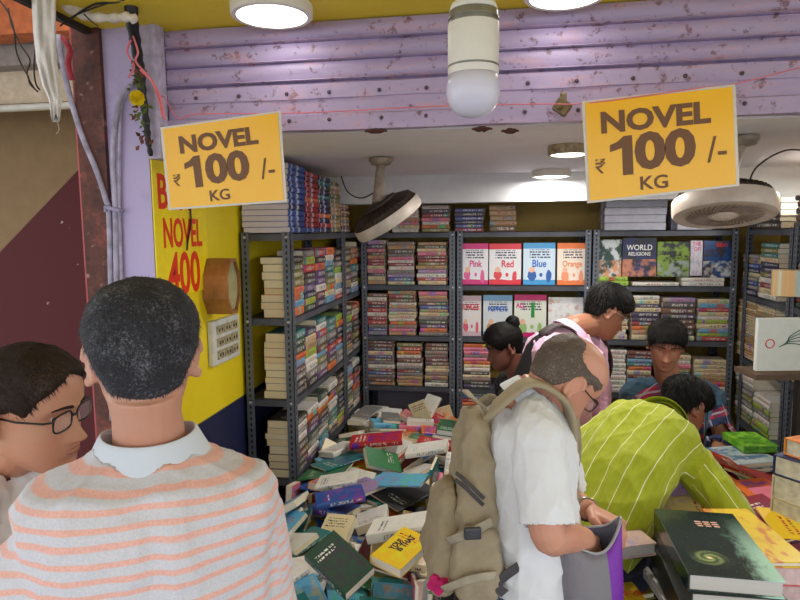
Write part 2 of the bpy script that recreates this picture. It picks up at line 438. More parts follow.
c1 = CP(391,214,2.65); m1 = AZ(381,172,ZC-0.005)
m1 = Vector((CP(381,172,2.62).x, CP(381,172,2.62).y, ZC-0.002))
fan('cream cowled fan tilted sideways under the ceiling above the left racks', CP(391,222,2.6), (0.50,0.26,-0.83), 0.155, m1, depth=.042,
    wire=[CP(341,176,2.62), CP(348,192,2.62), CP(362,198,2.62), CP(378,190,2.6)])
m2 = Vector((CP(742,160,2.1).x, CP(742,160,2.1).y, ZC-0.002))
fan('large cream cowled fan facing down behind the right price sign', CP(724,216,2.05), (-0.03,-0.28,-1.0), 0.160, m2, depth=0.05,
    wire=[CP(748,186,2.1), CP(756,168,2.1), CP(778,153,2.1), CP(800,150,2.1), CP(840,160,2.1)])

# ------------------------------------------------------------------ price signs
M_sign = None
def sign_mat():
    t = NT('orange_yellow_card'); co = t.coord(); t.b.inputs['Roughness'].default_value = 0.22
    n = t.noise(co, 5, 2); t.base(t.mix(n, srgb(252,182,22), srgb(255,200,40))); t.bump(t.noise(co, 7, 2), 0.12, 0.01); return t.m
M_sign = sign_mat(); M_ink = mat('brown_print', srgb(116,76,44), 0.5, var=0); M_lam = mat('clear_laminate_edge', srgb(216,208,196), 0.2, var=0)
def price_sign(TL, TR, BL, BR, Y, label, shade):
    a, b, c, d = [AY(x, y, Y) for x, y in (TL, TR, BL, BR)]
    t = empty('price_sign', (a+b+c+d)/4, label=label, cat='sign')
    n = 14; m = MB(); V = []; Q = []
    ux = (b-a).normalized(); nn = Vector((0,-1,0))
    for j in range(n+1):
        for i in range(n+1):
            u, v = i/n, j/n
            p = (a*(1-u)+b*u)*(1-v)+(c*(1-u)+d*u)*v
            V.append(p)
    for s, off in ((0, 0.0),):
        m.add([p+nn*0.0015 for p in V], [(j*(n+1)+i, j*(n+1)+i+1, (j+1)*(n+1)+i+1, (j+1)*(n+1)+i) for j in range(n) for i in range(n)])
        m.add([p-nn*0.0015 for p in V], [(j*(n+1)+i, (j+1)*(n+1)+i, (j+1)*(n+1)+i+1, j*(n+1)+i+1) for j in range(n) for i in range(n)])
    m.build('card', M_sign, t, smooth=True, world=True)
    # laminate border
    m = MB(); e = 0.006
    cc = (a+b+c+d)/4
    ring = [a, b, d, c]; out = [p+(p-cc).normalized()*e*1.6 for p in ring]
    m.add([p+nn*0.0004 for p in ring+out]+[p-nn*0.0004 for p in ring+out], [(0,1,5,4),(1,2,6,5),(2,3,7,6),(3,0,4,7),(8,12,13,9),(9,13,14,10),(10,14,15,11),(11,15,12,8),(4,5,13,12),(5,6,14,13),(6,7,15,14),(7,4,12,15)])
    m.build('laminate_border', M_lam, t, world=True)
    W = (b-a).length; H = (c-a).length
    uy = (a-c).normalized(); root = t.location.copy()
    def put(s, u, v, size, bold, sx=1.0):
        p = (a*(1-u)+b*u)*(1-v)+(c*(1-u)+d*u)*v + nn*0.0028 - root
        text(t, s, size, M_ink, plane_M(p, ux, uy), bold, sx=sx)
    put('NOVEL', 0.47, 0.235, H*0.285, 0.04, 1.16)
    put('00', 0.535, 0.575, H*0.49, 0.04, 1.18)
    u, v = 0.235, 0.575; p = (a*(1-u)+b*u)*(1-v)+(c*(1-u)+d*u)*v + nn*0.0028 - root; hh = H*.395; M_ = plane_M(p, ux, uy)
    m = MB(); m.add([M_ @ Vector(((x-.3)*hh, (y-.5)*hh, 0)) for x, y in ((.32,0),(.58,0),(.58,1),(.38,1),(.20,.86),(.02,.80),(.02,.62),(.32,.70))], [tuple(range(8))]); m.build('lettering', M_ink, t)
    put('/-', 0.885, 0.63, H*0.36, 0.004, 0.9)
    put('\u20b9', 0.085, 0.67, H*0.2, 0.004)
    put('KG', 0.45, 0.89, H*0.19, 0.016, 1.1)
    return t
price_sign((163,129),(278,113),(171,208),(284,200),1.66,'left yellow price sign reading NOVEL 100 hung below the purple shutter','l')
price_sign((585,103),(732,87),(590,201),(736,184),1.70,'right yellow price sign reading NOVEL 100 hung below the purple shutter','r')
pk = mat('pink_string', srgb(224,120,130), 0.7, var=0)
def thing_tube(name, pts, r, m_, label, cat, n=6, group=None, k=5, rs=None):
    P = spline(pts, k); o = MB().tube(P, rs if rs else r, n).build(name, m_, smooth=True, loc=P[0]); return tag(o, label, cat, group)
thing_tube('string', [AY(160,110,1.80),AY(163,96,1.8),AY(178,118,1.69),AY(200,114,1.70),AY(300,113,1.80),AY(440,106,1.80),AY(540,104,1.80),AY(588,103,1.70),AY(700,88,1.70),AY(735,84,1.72),AY(805,66,1.8)], 0.0016, pk,
   'pink string strung across the shutter holding up both price signs', 'string')

# ------------------------------------------------------------------ banner on the yellow wall
def banner():
    X = XL+0.003
    a, b = AX(149,154,X), AX(184,170,X); c, d = AX(152,288,X), AX(184,292,X)
    y0 = YF-.028; y1 = AX(206,230,X).y; zt = AX(149,154,X).z; zb = AX(152,300,X).z
    t = empty('poster', (X,(y0+y1)/2,zb), label='yellow poster lettered BEST NOVEL 400 in red on the yellow wall behind the left sign', cat='poster')
    MB().box((0.001,0,(zt-zb)/2),(0.004,y1-y0,zt-zb)).build('sheet', mat('poster_yellow', srgb(252,226,20), 0.35, var=0.04), t)
    rd = mat('poster_red', srgb(226,52,16), 0.5, var=0)
    w_ = y1-y0
    for s, v, h, sx in (('BEST',0.26,0.155,0.62),('NOVEL',0.55,0.135,0.52),('400',0.86,0.20,0.62)):
        text(t, s, h, rd, plane_M((0.0042, 0.0 if s != 'BEST' else -w_*0.1, (zt-zb)*(1-v)), (0,1,0), (0,0,1)), 0.02, sx=sx*w_/0.30)
banner()

# wooden octagonal box and switch board on the yellow wall
def wallthings():
    X = XL
    p = AX(219,286,X+0.04)
    t = empty('wooden_box', (X+0.001,p.y,p.z), label='brown wooden sided octagonal box with pale glass face on the yellow wall', cat='box')
    oct_ = lambda r, ry: [(ry*math.cos(PI/8+PI/4*i)*0.62, r*math.sin(PI/8+PI/4*i)) for i in range(8)]
    m = MB(); m.rings([[(0,y,z) for y,z in oct_(0.112,0.100)],[(0.10,y,z) for y,z in oct_(0.112,0.100)],[(0.10,y,z) for y,z in oct_(0.098,0.086)],[(0.085,y,z) for y,z in oct_(0.098,0.086)]])
    m.build('frame', mat('brown_wood', srgb(164,110,58), 0.5, var=0.2, nscale=14), t)
    m = MB(); m.rings([[(0.086,y,z) for y,z in oct_(0.096,0.084)],[(0.09,y,z) for y,z in oct_(0.096,0.084)]])
    m.build('face', mat('greenish_face', srgb(168,164,120), 0.3, var=0.2, nscale=12), t)
    q0 = AX(206,312,X); q1 = AX(234,330,X); zb = AX(206,368,X).z; zt = AX(206,322,X).z
    yc = (q0.y+q1.y)/2; W = q1.y-q0.y
    t = empty('switch_board', (X+0.001,yc,zb), label='white electrical switch board with dusty sockets below the wooden octagonal box', cat='switch board')
    H = zt-zb
    m = MB(); fr = mat('switch_white', srgb(206,208,206), 0.5, var=0.08)
    m.box((0.012,0,H/2),(0.024,W,H),None,0.004); m.build('board', fr, t)
    dd = mat('socket_tan', srgb(176,164,128), 0.6, var=0.25, nscale=50); dk = mat('socket_hole', srgb(60,52,46), 0.6)
    for r in range(3):
        for c_ in range(3):
            y = (c_-1)*W*0.27; z = H*(0.22+0.28*r)
            m = MB(); m.box((0.026,y,z),(0.006,W*0.23,H*0.2),None,0.002); s = m.build('socket', dd, t)
            m = MB(); m.box((0.03,y-0.012,z),(0.003,0.006,0.012)); m.box((0.03,y+0.012,z),(0.003,0.006,0.012)); m.build('pin_hole', dk, s)
wallthings()
cb = mat('black_cable', srgb(24,24,26), 0.5, var=0)
thing_tube('wire', [AX(190,205,XL+.01),AX(191,222,XL+.012),AX(188,240,XL+.012),AX(187,250,XL+.02)], 0.003, cb, 'short black wire hanging on the yellow wall below the left price sign', 'wire')

# ------------------------------------------------------------------ tangle at the top left
dust = mat('dusty_conduit', srgb(176,168,190), 0.6, var=0.2, nscale=20)
Yc = YF-0.05
thing_tube('conduit', [AY(58,35,Yc),AY(66,80,Yc),AY(80,130,Yc),AY(97,172,Yc),AY(106,200,Yc),AY(109,215,Yc),AY(111,300,Yc-.0),AY(112,420,Yc)], 0.0085, dust, 'grey conduit pipe slanting across the rusty post down to the clip', 'pipe', 10)
thing_tube('conduit', [AY(131,86,Yc),AY(121,96,Yc),AY(116,120,Yc),AY(113,160,Yc),AY(115,205,Yc),AY(116.5,300,Yc),AY(118,420,Yc)], 0.008, dust, 'grey conduit curving from the garland down the purple pillar', 'pipe', 10)
thing_tube('conduit', [AY(139,80,Yc+.008),AY(124,98,Yc+.008),AY(120,130,Yc+.008),AY(119,205,Yc+.008),AY(122,300,Yc+.008),AY(124,420,Yc+.008)], 0.006, dust, 'thin conduit nearest the yellow poster on the purple pillar', 'pipe', 10)
m = MB(); p = AY(114,209,Yc-.005); m.box(p,(0.055,0.026,0.012),(0,0.25,0),0.003); m.box(p+Vector((-.024,.004,0)),(0.008,0.03,0.018)); tag(m.build('pipe_clip', mat('clip_grey', srgb(150,140,170), 0.5), loc=p), 'grey clip binding the conduit pipes together on the pillar', 'clip')
def cloth_strip():
    Y = 1.55; rows = [(31,-8,56),(33,30,56),(36,60,57),(42,85,60),(49,100,62),(51,118,60)]
    m = MB(); rings = []
    pts = []
    for (xa_, y, xb_) in rows: pts.append((xa_, y, xb_))
    n = 24
    for k in range(31):
        s = k/30*(len(pts)-1); i = min(int(s), len(pts)-2); f = s-i
        A = [pts[i][q]*(1-f)+pts[i+1][q]*f for q in range(3)]
        ring = []
        for j in range(n):
            a = 2*PI*j/n
            u = (math.cos(a)+1)/2; x = A[0]+(A[2]-A[0])*u
            th = 0.016*math.sin(a)+0.008*math.sin(u*19+k*0.12)+0.004*math.sin(u*37+k*.3)
            yy = A[1]+(4*math.sin(u*9) if k == 30 else 0)
            ring.append(AY(x, yy, Y+th))
        rings.append(ring)
    m.rings(rings); o = m.build('cloth_strip', mat('dirty_white_cloth', srgb(236,230,226), 0.9, var=0.06, nscale=25, bump=0.3), smooth=True, loc=AY(45,0,Y))
    tag(o, 'dirty white cloth strip hanging down at the top left corner', 'cloth')
cloth_strip()
thing_tube('string', [AY(54,112,1.55),AY(58,124,1.55),AY(59,130,1.56),AY(56,134,1.56)], 0.0015, mat('grey_thread', srgb(170,160,150), .9, var=0), 'loose thread dangling from the end of the white cloth strip', 'thread')
wr = mat('dark_wire', srgb(58,44,38), 0.7)
for pts, lb in (([(-5,-5),(8,12),(14,30),(16,50),(22,66),(28,76),(30,84),(38,92)], 'dark tangled wire hanging leftmost beside the white cloth strip'),
                ([(8,8),(12,26),(20,44),(30,60),(27,74),(34,88)], 'dark tangled wire crossing the leftmost hanging wire'),
                ([(34,20),(35,50),(34,70),(36,84),(40,90)], 'straight dark wire hanging just left of the white cloth strip')):
    thing_tube('wire', [AY(x,y,1.6+0.01*math.sin(i*2)) for i,(x,y) in enumerate(pts)], 0.0022, wr, lb, 'wire')
for pts, lb, r_ in (([(52,-4),(56,14),(66,22),(80,12),(96,4),(118,2),(126,-4)], 'black wire tangle looping right of the white cloth strip', .003),
                ([(60,26),(74,16),(88,10),(112,2),(124,0)], 'thin black wire running up to the black cable bundle', .0022),
                ([(84,14),(92,22),(98,26)], 'short black wire end below the wire tangle', .002)):
    thing_tube('wire', [AY(x,y,1.62+0.012*math.sin(i*3)) for i,(x,y) in enumerate(pts)], r_, cb, lb, 'wire')
thing_tube('rag', [AY(58,-4,1.64),AY(72,8,1.64),AY(90,16,1.65),AY(112,18,1.65),AY(128,17,1.64),AY(136,20,1.64)], .01, mat('pale_rag', srgb(226,216,204), .9, var=.1), 'pale twisted rag tied to the black cable bundle under the canopy', 'rag', 8,
   rs=[0.022-0.010*min(1,i/12) + 0.003*math.sin(i*1.7) for i in range(26)])
# black cable bundle
thing_tube('cable_bundle', [AY(131,-8,1.66),AY(132,20,1.68),AY(136,45,1.74),AY(140,70,1.78),AY(142,90,1.79),AY(146,120,1.79),AY(148,140,1.79),AY(151,156,1.79)], 0.014, cb, 'thick black cable bundle running down beside the shutter guide', 'cable', 10,
   rs=[0.019*(1-0.018*i)+0.002*math.sin(i*2.3) for i in range(36)])
# garland
def garland():
    c = AY(137,98,1.70)
    t = empty('flower_garland', c, label='dried garland with one yellow marigold tied to the black cable bundle', cat='garland')
    yl = mat('marigold_yellow', srgb(240,214,20), 0.8, var=0.1, nscale=80); gn = mat('garland_green', srgb(92,112,48), 0.8, var=0.3); br = mat('garland_brown', srgb(120,72,52), 0.8, var=0.3)
    m = MB()
    for i in range(160):
        z = 1-2*(i+.5)/160; a = i*2.39996; r = math.sqrt(1-z*z); n = Vector((r*math.cos(a), r*math.sin(a), z)); u = n.orthogonal().normalized(); v = n.cross(u)
        b = n*0.010; e = n*(0.021+R.uniform(-.002,.002))
        m.add([b-u*.003, b+u*.003, e+u*.0042+v*.001, e-u*.0042-v*.001], [(0,1,2,3)])
    m.lathe([(0.002,-.014),(0.011,-.008),(0.014,0),(0.011,.008),(0.002,.014)], (0,0,0), 12); m.build('marigold', yl, t)
    for m_, rng, cnt, nm in ((gn, [(140,82),(134,88)], 12, 'leaves'), (gn, [(143,106),(139,114),(143,124)], 16, 'leaves'), (br, [(136,72),(140,78),(137,66)], 14, 'dried_petals'), (br, [(138,110)], 8, 'dried_petals'), (br, [(144,140)], 8, 'dried_petals')):
        m = MB()
        for i in range(cnt):
            px, py = rng[i % len(rng)]; p = AY(px+R.uniform(-5,5), py+R.uniform(-6,6), 1.71+R.uniform(-.01,.02))-c
            d = Vector((R.uniform(-1,1),R.uniform(-1,.3),R.uniform(-1,.4))).normalized(); s = d.orthogonal().normalized()*0.006; L = R.uniform(.015,.028)
            n_ = d.cross(s).normalized()*0.003
            m.add([p, p+d*L*.5+s+n_, p+d*L, p+d*L*.5-s+n_], [(0,1,2),(0,2,3)])
        m.build(nm, m_, t)
garland()
for pts, lb in (([(131,40),(127,52),(134,66),(128,78)], 'pink plastic string knotted on the cable bundle at the left'),
                ([(133,36),(138,52),(136,62),(150,78),(160,96),(165,120)], 'pink plastic string curving from the garland to the left price sign'),
                ([(140,70),(152,82),(159,100),(163,118)], 'second pink string beside the one curving to the left price sign')):
    thing_tube('string', [AY(x,y,1.70) for x,y in pts], 0.003, pk, lb, 'string')
rdb = mat('red_ribbon', srgb(176,44,62), 0.6, var=.15)
thing_tube('ribbon', [AY(63,38,1.72),AY(70,50,1.70),AY(68,64,1.71),AY(72,80,1.72)], 0.008, rdb, 'red ribbon bunch tied at the top of the rusty post', 'ribbon', 8)
# ------------------------------------------------------------------ book materials
def book_mat():
    t = NT('book_cover'); t.b.inputs['Roughness'].default_value = 0.34
    oi = t.node('ShaderNodeObjectInfo'); base = oi.outputs['Color']; rnd = oi.outputs['Random']
    g = t.coord('Generated'); x, y, z = t.sep(g)
    mul, add, sub = (lambda a, b: t.math('MULTIPLY', a, b)), (lambda a, b: t.math('ADD', a, b)), (lambda a, b: t.math('SUBTRACT', a, b))
    hs = t.node('ShaderNodeHueSaturation'); t.link(base, hs.inputs['Color']); t.link(t.math('FRACT', mul(rnd, 7.31)), hs.inputs['Hue']); hs.inputs['Value'].default_value = 0.9
    second = hs.outputs[0]
    lum = t.node('ShaderNodeRGBToBW'); t.link(base, lum.inputs[0]); isl = t.math('GREATER_THAN', lum.outputs[0], 0.22)
    contrast = t.mix(isl, (0.82,0.80,0.74,1), t.mix(t.math('GREATER_THAN', t.math('FRACT', mul(rnd, 13.7)), 0.5), (0.02,0.025,0.05,1), (0.45,0.02,0.03,1)))
    win = lambda v, a, b: mul(t.math('GREATER_THAN', v, a), t.math('LESS_THAN', v, b))
    r2 = t.math('FRACT', mul(rnd, 3.17)); r3 = t.math('FRACT', mul(rnd, 5.9))
    # spine: band, second panel, title marks
    band = win(y, r2, add(r2, add(0.04, mul(r3, 0.25))))
    c = t.mix(mul(band, 0.85), base, second)
    tn = t.noise(t.comb(mul(y, 44.0), mul(z, 1.6), mul(rnd, 60.0)), 1.0, 2)
    tm = mul(mul(t.math('GREATER_THAN', tn, 0.5), win(y, 0.26, 0.72)), win(z, 0.25, 0.75))
    c = t.mix(mul(tm, 0.62), c, contrast)
    tm2 = mul(mul(t.math('GREATER_THAN', t.noise(t.comb(mul(y, 60.0), mul(z, 3.0), mul(rnd, 20.0)), 1.0, 1), 0.5), win(y, 0.08, 0.2)), win(z, 0.35, 0.65))
    c = t.mix(tm2, c, contrast)
    # front: picture with title lines
    an = t.noise(t.comb(mul(x, 4.6), mul(y, 6.2), mul(rnd, 90.0)), 1.0, 4, 0.7, out=1)
    art = t.mix(0.55, t.mix(0.5, base, an, 'OVERLAY'), t.mix(t.step(t.noise(t.comb(mul(x, 4.0), mul(y, 5.5), mul(rnd, 33.0)), 1.0, 4), 0.46, 0.56), base, second))
    inpic = mul(win(x, 0.08, 0.92), win(y, 0.05, add(0.46, mul(r3, 0.5))))
    cov = t.mix(inpic, base, art)
    tl = mul(mul(t.math('GREATER_THAN', t.noise(t.comb(mul(x, 26.0), mul(y, 16.0), mul(rnd, 44.0)), 1.0, 1), 0.5), win(t.math('FRACT', mul(y, 13.0)), 0.2, 0.7)), mul(win(y, add(0.62, mul(r3, 0.12)), add(0.78, mul(r2, 0.16))), win(x, 0.12, add(0.6, mul(r2, 0.3)))))
    cov = t.mix(tl, cov, contrast)
    flat = t.math('MAXIMUM', t.math('GREATER_THAN', z, 0.985), t.math('LESS_THAN', z, 0.015))
    t.base(t.mix(flat, c, cov)); return t.m
M_bk = book_mat()
def pages_mat(name, c1, c2):
    t = NT(name); t.b.inputs['Roughness'].default_value = 0.9
    x, y, z = t.sep(t.coord('Object')); oi = t.node('ShaderNodeObjectInfo')
    n = t.noise(t.comb(t.math('MULTIPLY', x, 0.0), 0.0, t.math('ADD', t.math('MULTIPLY', z, 30.0), t.math('MULTIPLY', oi.outputs['Random'], 40))), 1.0, 2)
    n2 = t.noise(t.comb(t.math('MULTIPLY', oi.outputs['Random'], 77.0), 0.0, 0.0), 1.0, 0)
    t.base(t.mix(n, t.mix(t.step(n2, .4, .6), c1, c2), t.mix(0.25, c2, (0.3,0.24,0.16,1)))); return t.m
M_pg = pages_mat('book_pages', srgb(232,214,176), srgb(236,230,216))
M_pgt = pages_mat('aged_book_pages', srgb(226,200,150), srgb(238,226,196))
# unit book: x 0..1 from spine (x=-.5) to fore edge, y length, z 0..1 thickness
def book_mesh(which, t=0.05, hard=False):
    m = MB(); e = 0.02 if hard else 0.006
    if which in ('cover', 'both'):
        m.m(0)
        m.box((0,0,t/2),(1,1,t)); m.box((0,0,1-t/2),(1,1,t))
        # slightly rounded spine
        k = 5; V = []; 
        for yy in (-0.5, 0.5):
            for i in range(k+1):
                a = PI*i/k; V.append((-0.5-0.035*math.sin(a), yy, 0.5-0.5*math.cos(a)))
            for i in range(k+1):
                a = PI*i/k; V.append((-0.5+0.02-0.03*math.sin(a), yy, 0.5-0.46*math.cos(a)))
        n = 2*(k+1); q = k+1
        Fs = []
        for i in range(k): Fs += [(i, i+1, n+i+1, n+i), (q+i, n+q+i, n+q+i+1, q+i+1), (i, q+i, q+i+1, i+1), (n+i, n+i+1, n+q+i+1, n+q+i)]
        Fs += [(0, n, n+q, q), (k, q+k, n+q+k, n+k)]
        m.add(V, Fs)
    if which in ('pages', 'both'):
        m.m(1 if which == 'both' else 0)
        m.box((-0.5*e,0,0.5),(0.985-e,1-2*e,1-2*t))
    return m
def mesh_of(m, name, mats):
    o = m.build(name, mats); me = o.data; bpy.data.objects.remove(o); return me
ME_BOTH = mesh_of(book_mesh('both'), 'book', [M_bk, M_pg])
ME_BOTHT = mesh_of(book_mesh('both', .03), 'book', [M_bk, M_pgt])
ME_COVER = mesh_of(book_mesh('cover'), 'cover', [M_bk]); ME_PAGES = mesh_of(book_mesh('pages'), 'pages', [M_pg])
ME_COVERH = mesh_of(book_mesh('cover', .09, True), 'cover', [M_bk]); ME_PAGESH = mesh_of(book_mesh('pages', .09, True), 'pages', [M_pg])
CN = {'white':(226,224,216),'cream':(220,204,164),'red':(176,34,36),'crimson':(140,20,48),'maroon':(96,28,34),'orange':(222,112,36),'yellow':(236,196,34),
 'tan':(184,150,104),'brown':(104,70,48),'olive':(120,120,60),'lime':(150,190,60),'green':(44,116,66),'dark green':(24,66,48),'teal':(30,120,124),'sky blue':(96,170,210),
 'blue':(36,80,160),'navy':(24,34,84),'purple':(86,52,120),'lilac':(160,140,190),'pink':(224,120,150),'magenta':(196,40,110),'black':(26,24,28),'grey':(128,126,124),'dark grey':(66,66,70)}
CL = {k: srgb(*v) for k, v in CN.items()}
def pick(pal): return R.choice(pal)
PAL_MIX = ['white','white','cream','cream','red','crimson','maroon','orange','yellow','tan','brown','olive','green','dark green','teal','sky blue','blue','navy','navy','purple','pink','black','black','grey','dark grey','dark grey']
PAL_DULL = ['tan','tan','tan','maroon','maroon','brown','brown','cream','cream','grey','grey','crimson','pink','dark grey','navy','olive','orange','lilac','dark green','purple','white','white','blue','red']
PAL_LEFT = ['white','white','cream','grey','dark grey','black','navy','teal','dark green','olive','red','lime','tan','maroon','orange','sky blue','brown','black','grey','purple']
ORD = ['first','second','third','fourth','fifth','sixth','seventh','eighth','ninth','tenth','eleventh','twelfth','thirteenth','fourteenth','fifteenth','sixteenth','seventeenth','eighteenth','nineteenth','twentieth','twenty-first','twenty-second','twenty-third','twenty-fourth']
NB = 0
def book(loc, rot, dims, col, label, group, name='book', tint=None, me=None, quat=None):
    """small book: one mesh. dims = (width, length, thickness)"""
    global NB; NB += 1
    o = bpy.data.objects.new(name, me or ME_BOTH); COL.objects.link(o); o.location = loc
    if quat is not None: o.rotation_mode = 'QUATERNION'; o.rotation_quaternion = quat
    else: o.rotation_euler = rot
    o.scale = dims
    c = CL[col]; o.color = c if tint is None else tint
    return tag(o, label, name.replace('_',' '), group)
def bookp(loc, rot, dims, col, label, group, quat=None, hard=False, name='book', cat='book'):
    """book with a cover and a page block as parts"""
    global NB; NB += 1
    t = empty(name, loc, label=label, cat=cat, group=group)
    if quat is not None: t.rotation_mode = 'QUATERNION'; t.rotation_quaternion = quat
    else: t.rotation_euler = rot
    for nm, me in (('cover', ME_COVERH if hard else ME_COVER), ('pages', ME_PAGESH if hard else ME_PAGES)):
        o = bpy.data.objects.new(nm, me); COL.objects.link(o); o.parent = t; o.scale = dims; o.color = CL[col]
    return t
# ------------------------------------------------------------------ slotted angle racks
def angle_mat():
    t = NT('slotted_angle_steel'); co = t.coord(); t.b.inputs['Roughness'].default_value = 0.5; t.b.inputs['Metallic'].default_value = 0.25
    x, y, z = t.sep(co); zz = t.math('FRACT', t.math('MULTIPLY', z, 1/0.0254))
    a = t.math('LESS_THAN', t.math('ABSOLUTE', t.math('SUBTRACT', zz, 0.5)), 0.27)
    ux = t.math('LESS_THAN', t.math('ABSOLUTE', t.math('SUBTRACT', t.math('ABSOLUTE', x), 0.019)), 0.0042)
    uy = t.math('LESS_THAN', t.math('ABSOLUTE', t.math('SUBTRACT', t.math('ABSOLUTE', y), 0.019)), 0.0042)
    h = t.math('MULTIPLY', a, t.math('MAXIMUM', ux, uy))
    n = t.noise(co, 9, 4); c = t.mix(n, srgb(78,84,96), srgb(118,124,136)); t.base(t.mix(h, c, (0.012,0.012,0.014,1))); return t.m
M_ang = angle_mat(); M_shelf = mat('shelf_steel', srgb(84,88,98), 0.5, 0.2, var=0.2, nscale=6); M_bolt = mat('bolt_steel', srgb(190,190,196), 0.35, 0.8, var=0)
def angle_post(c, h, sx, sy, parent, nm='post'):
    """L section with its corner at the origin of its own object, legs to sx, sy"""
    m = MB(); L = 0.036; th = 0.003
    m.box((sx*L/2,sy*th/2,h/2),(L,th,h)); m.box((sx*th/2,sy*L/2,h/2),(th,L,h))
    o = m.build(nm, M_ang, parent); o.location = c; return o
def rack(x0, x1, y0, y1, shelves, h, label, mids=(), face='y', paper=True):
    t = empty('book_rack', ((x0+x1)/2,(y0+y1)/2,0), label=label, cat='rack')
    cx, cy = (x0+x1)/2, (y0+y1)/2
    for X, sx in ((x0,1),(x1,-1)):
        for Y, sy in ((y0,1),(y1,-1)): angle_post((X-cx,Y-cy,0), h, sx, sy, t)
    for z in shelves:
        m = MB(); e = 0.004; m.box((0,0,z-0.002),(x1-x0-2*e,y1-y0-2*e,0.003))
        for Y, s in ((y0,1),(y1,-1)): m.box((0,Y-cy+s*(e+0.001),z-0.016),(x1-x0-2*e,0.002,0.030))
        for X, s in ((x0,1),(x1,-1)): m.box((X-cx+s*(e+0.001),0,z-0.016),(0.002,y1-y0-2*e,0.030))
        m.build('shelf', M_shelf, t)
        for X, s in ((x0,1),(x1,-1)):
            b = MB()
            b.lathe([(0.007,0),(0.007,0.003),(0.003,0.006)], (X-cx+s*0.018,y0-cy+0.0005,z-0.016), 8, Matrix.Rotation(PI/2,3,'X')); b.build('bolt', M_bolt, t)
    return t
SZ = [0.34, 0.69, 1.04, 1.39, 1.745]
# left racks along the wall
LX1 = AY(292,300,2.46).x; LX0 = XL+0.012
LY0, LYM, LY1 = 2.46, 3.34, 3.66
rack(LX0, LX1, LY0, LYM, SZ, 1.75, 'tall grey slotted steel rack standing nearest along the yellow wall, loaded with novels')
rack(LX0, LX1, LYM+0.004, 4.03, SZ, 1.75, 'grey slotted steel rack along the left wall, behind the nearest rack, in the corner')
DULL = .12
def stack_dir(cx, cy, z0, zmax, n_or_none, face, blen, bwid, th, pal, where, group, maxn=99, me=None, jit=0.006, desc='paperback', skip=0.0, name='paperback', yj=0.004):
    """books lying flat on each other, spines towards face ('-y', '+x' or '-x')"""
    z = z0; out = []; k = 0
    while k < maxn:
        T = R.uniform(*th)
        if z+T > zmax: break
        L = blen*R.uniform(0.93,1.03); W = bwid*R.uniform(0.93,1.04)
        off = R.uniform(-jit, jit); o2 = R.uniform(-yj, yj)
        if face == '-y': loc = (cx+o2, cy+W/2+abs(off), z); rz = PI/2
        elif face == '+x': loc = (cx-W/2-abs(off), cy+o2, z); rz = PI
        else: loc = (cx+W/2+abs(off), cy+o2, z); rz = 0.0
        col = pick(pal)
        out.append((loc, rz+R.uniform(-0.015,0.015), (W,L,T), col)); z += T+0.0006; k += 1
    n = len(out)
    for i, (loc, rz, dm, col) in enumerate(out):
        nm = 'bottom' if i == 0 else ('top' if i == n-1 else ORD[i]+' from the bottom')
        lab = ('%s %s, %s, %s' % (col, desc, nm, where))
        q_ = srgb(158,138,126); tn = tuple(CL[col][k]*(1-DULL)+q_[k]*DULL for k in range(3))+(1,)
        book(loc, (0,0,rz), dm, col, lab, group, me=me, name=name, tint=tn)
    return z
# --- left rack: columns of novels, spines to the aisle (+x), page ends to the street
for si, (z0, z1, sn) in enumerate(((1.39,1.70,'top shelf'),(1.04,1.34,'second shelf'),(0.69,0.99,'third shelf'))):
    y = LY0+0.012; k = 0
    while y+0.17 < LYM:
        th = (0.024,0.038); 
        stack_dir(LX1-0.008, y+0.088, z0, z1-R.uniform(0.0,0.03), None, '+x', 0.166, 0.128, th, PAL_LEFT, '%s column, %s, nearest rack' % (ORD[k], sn), 'novels in the nearest left rack', name='novel', desc='novel', me=ME_BOTHT if k == 0 else ME_BOTH)
        if k == 0:   # a second row behind, up to the wall side, seen from the end
            pass
        y += 0.173; k += 1
    y = LYM+0.016; k = 0
    while y+0.17 < 4.0:
        stack_dir(LX1-0.008, y+0.088, z0, z1-R.uniform(0.0,0.03), None, '+x', 0.166, 0.128, (0.026,0.042), PAL_LEFT, '%s column, %s, corner left rack' % (ORD[k], sn), 'novels in the corner left rack', name='novel', desc='novel')
        y += 0.173; k += 1
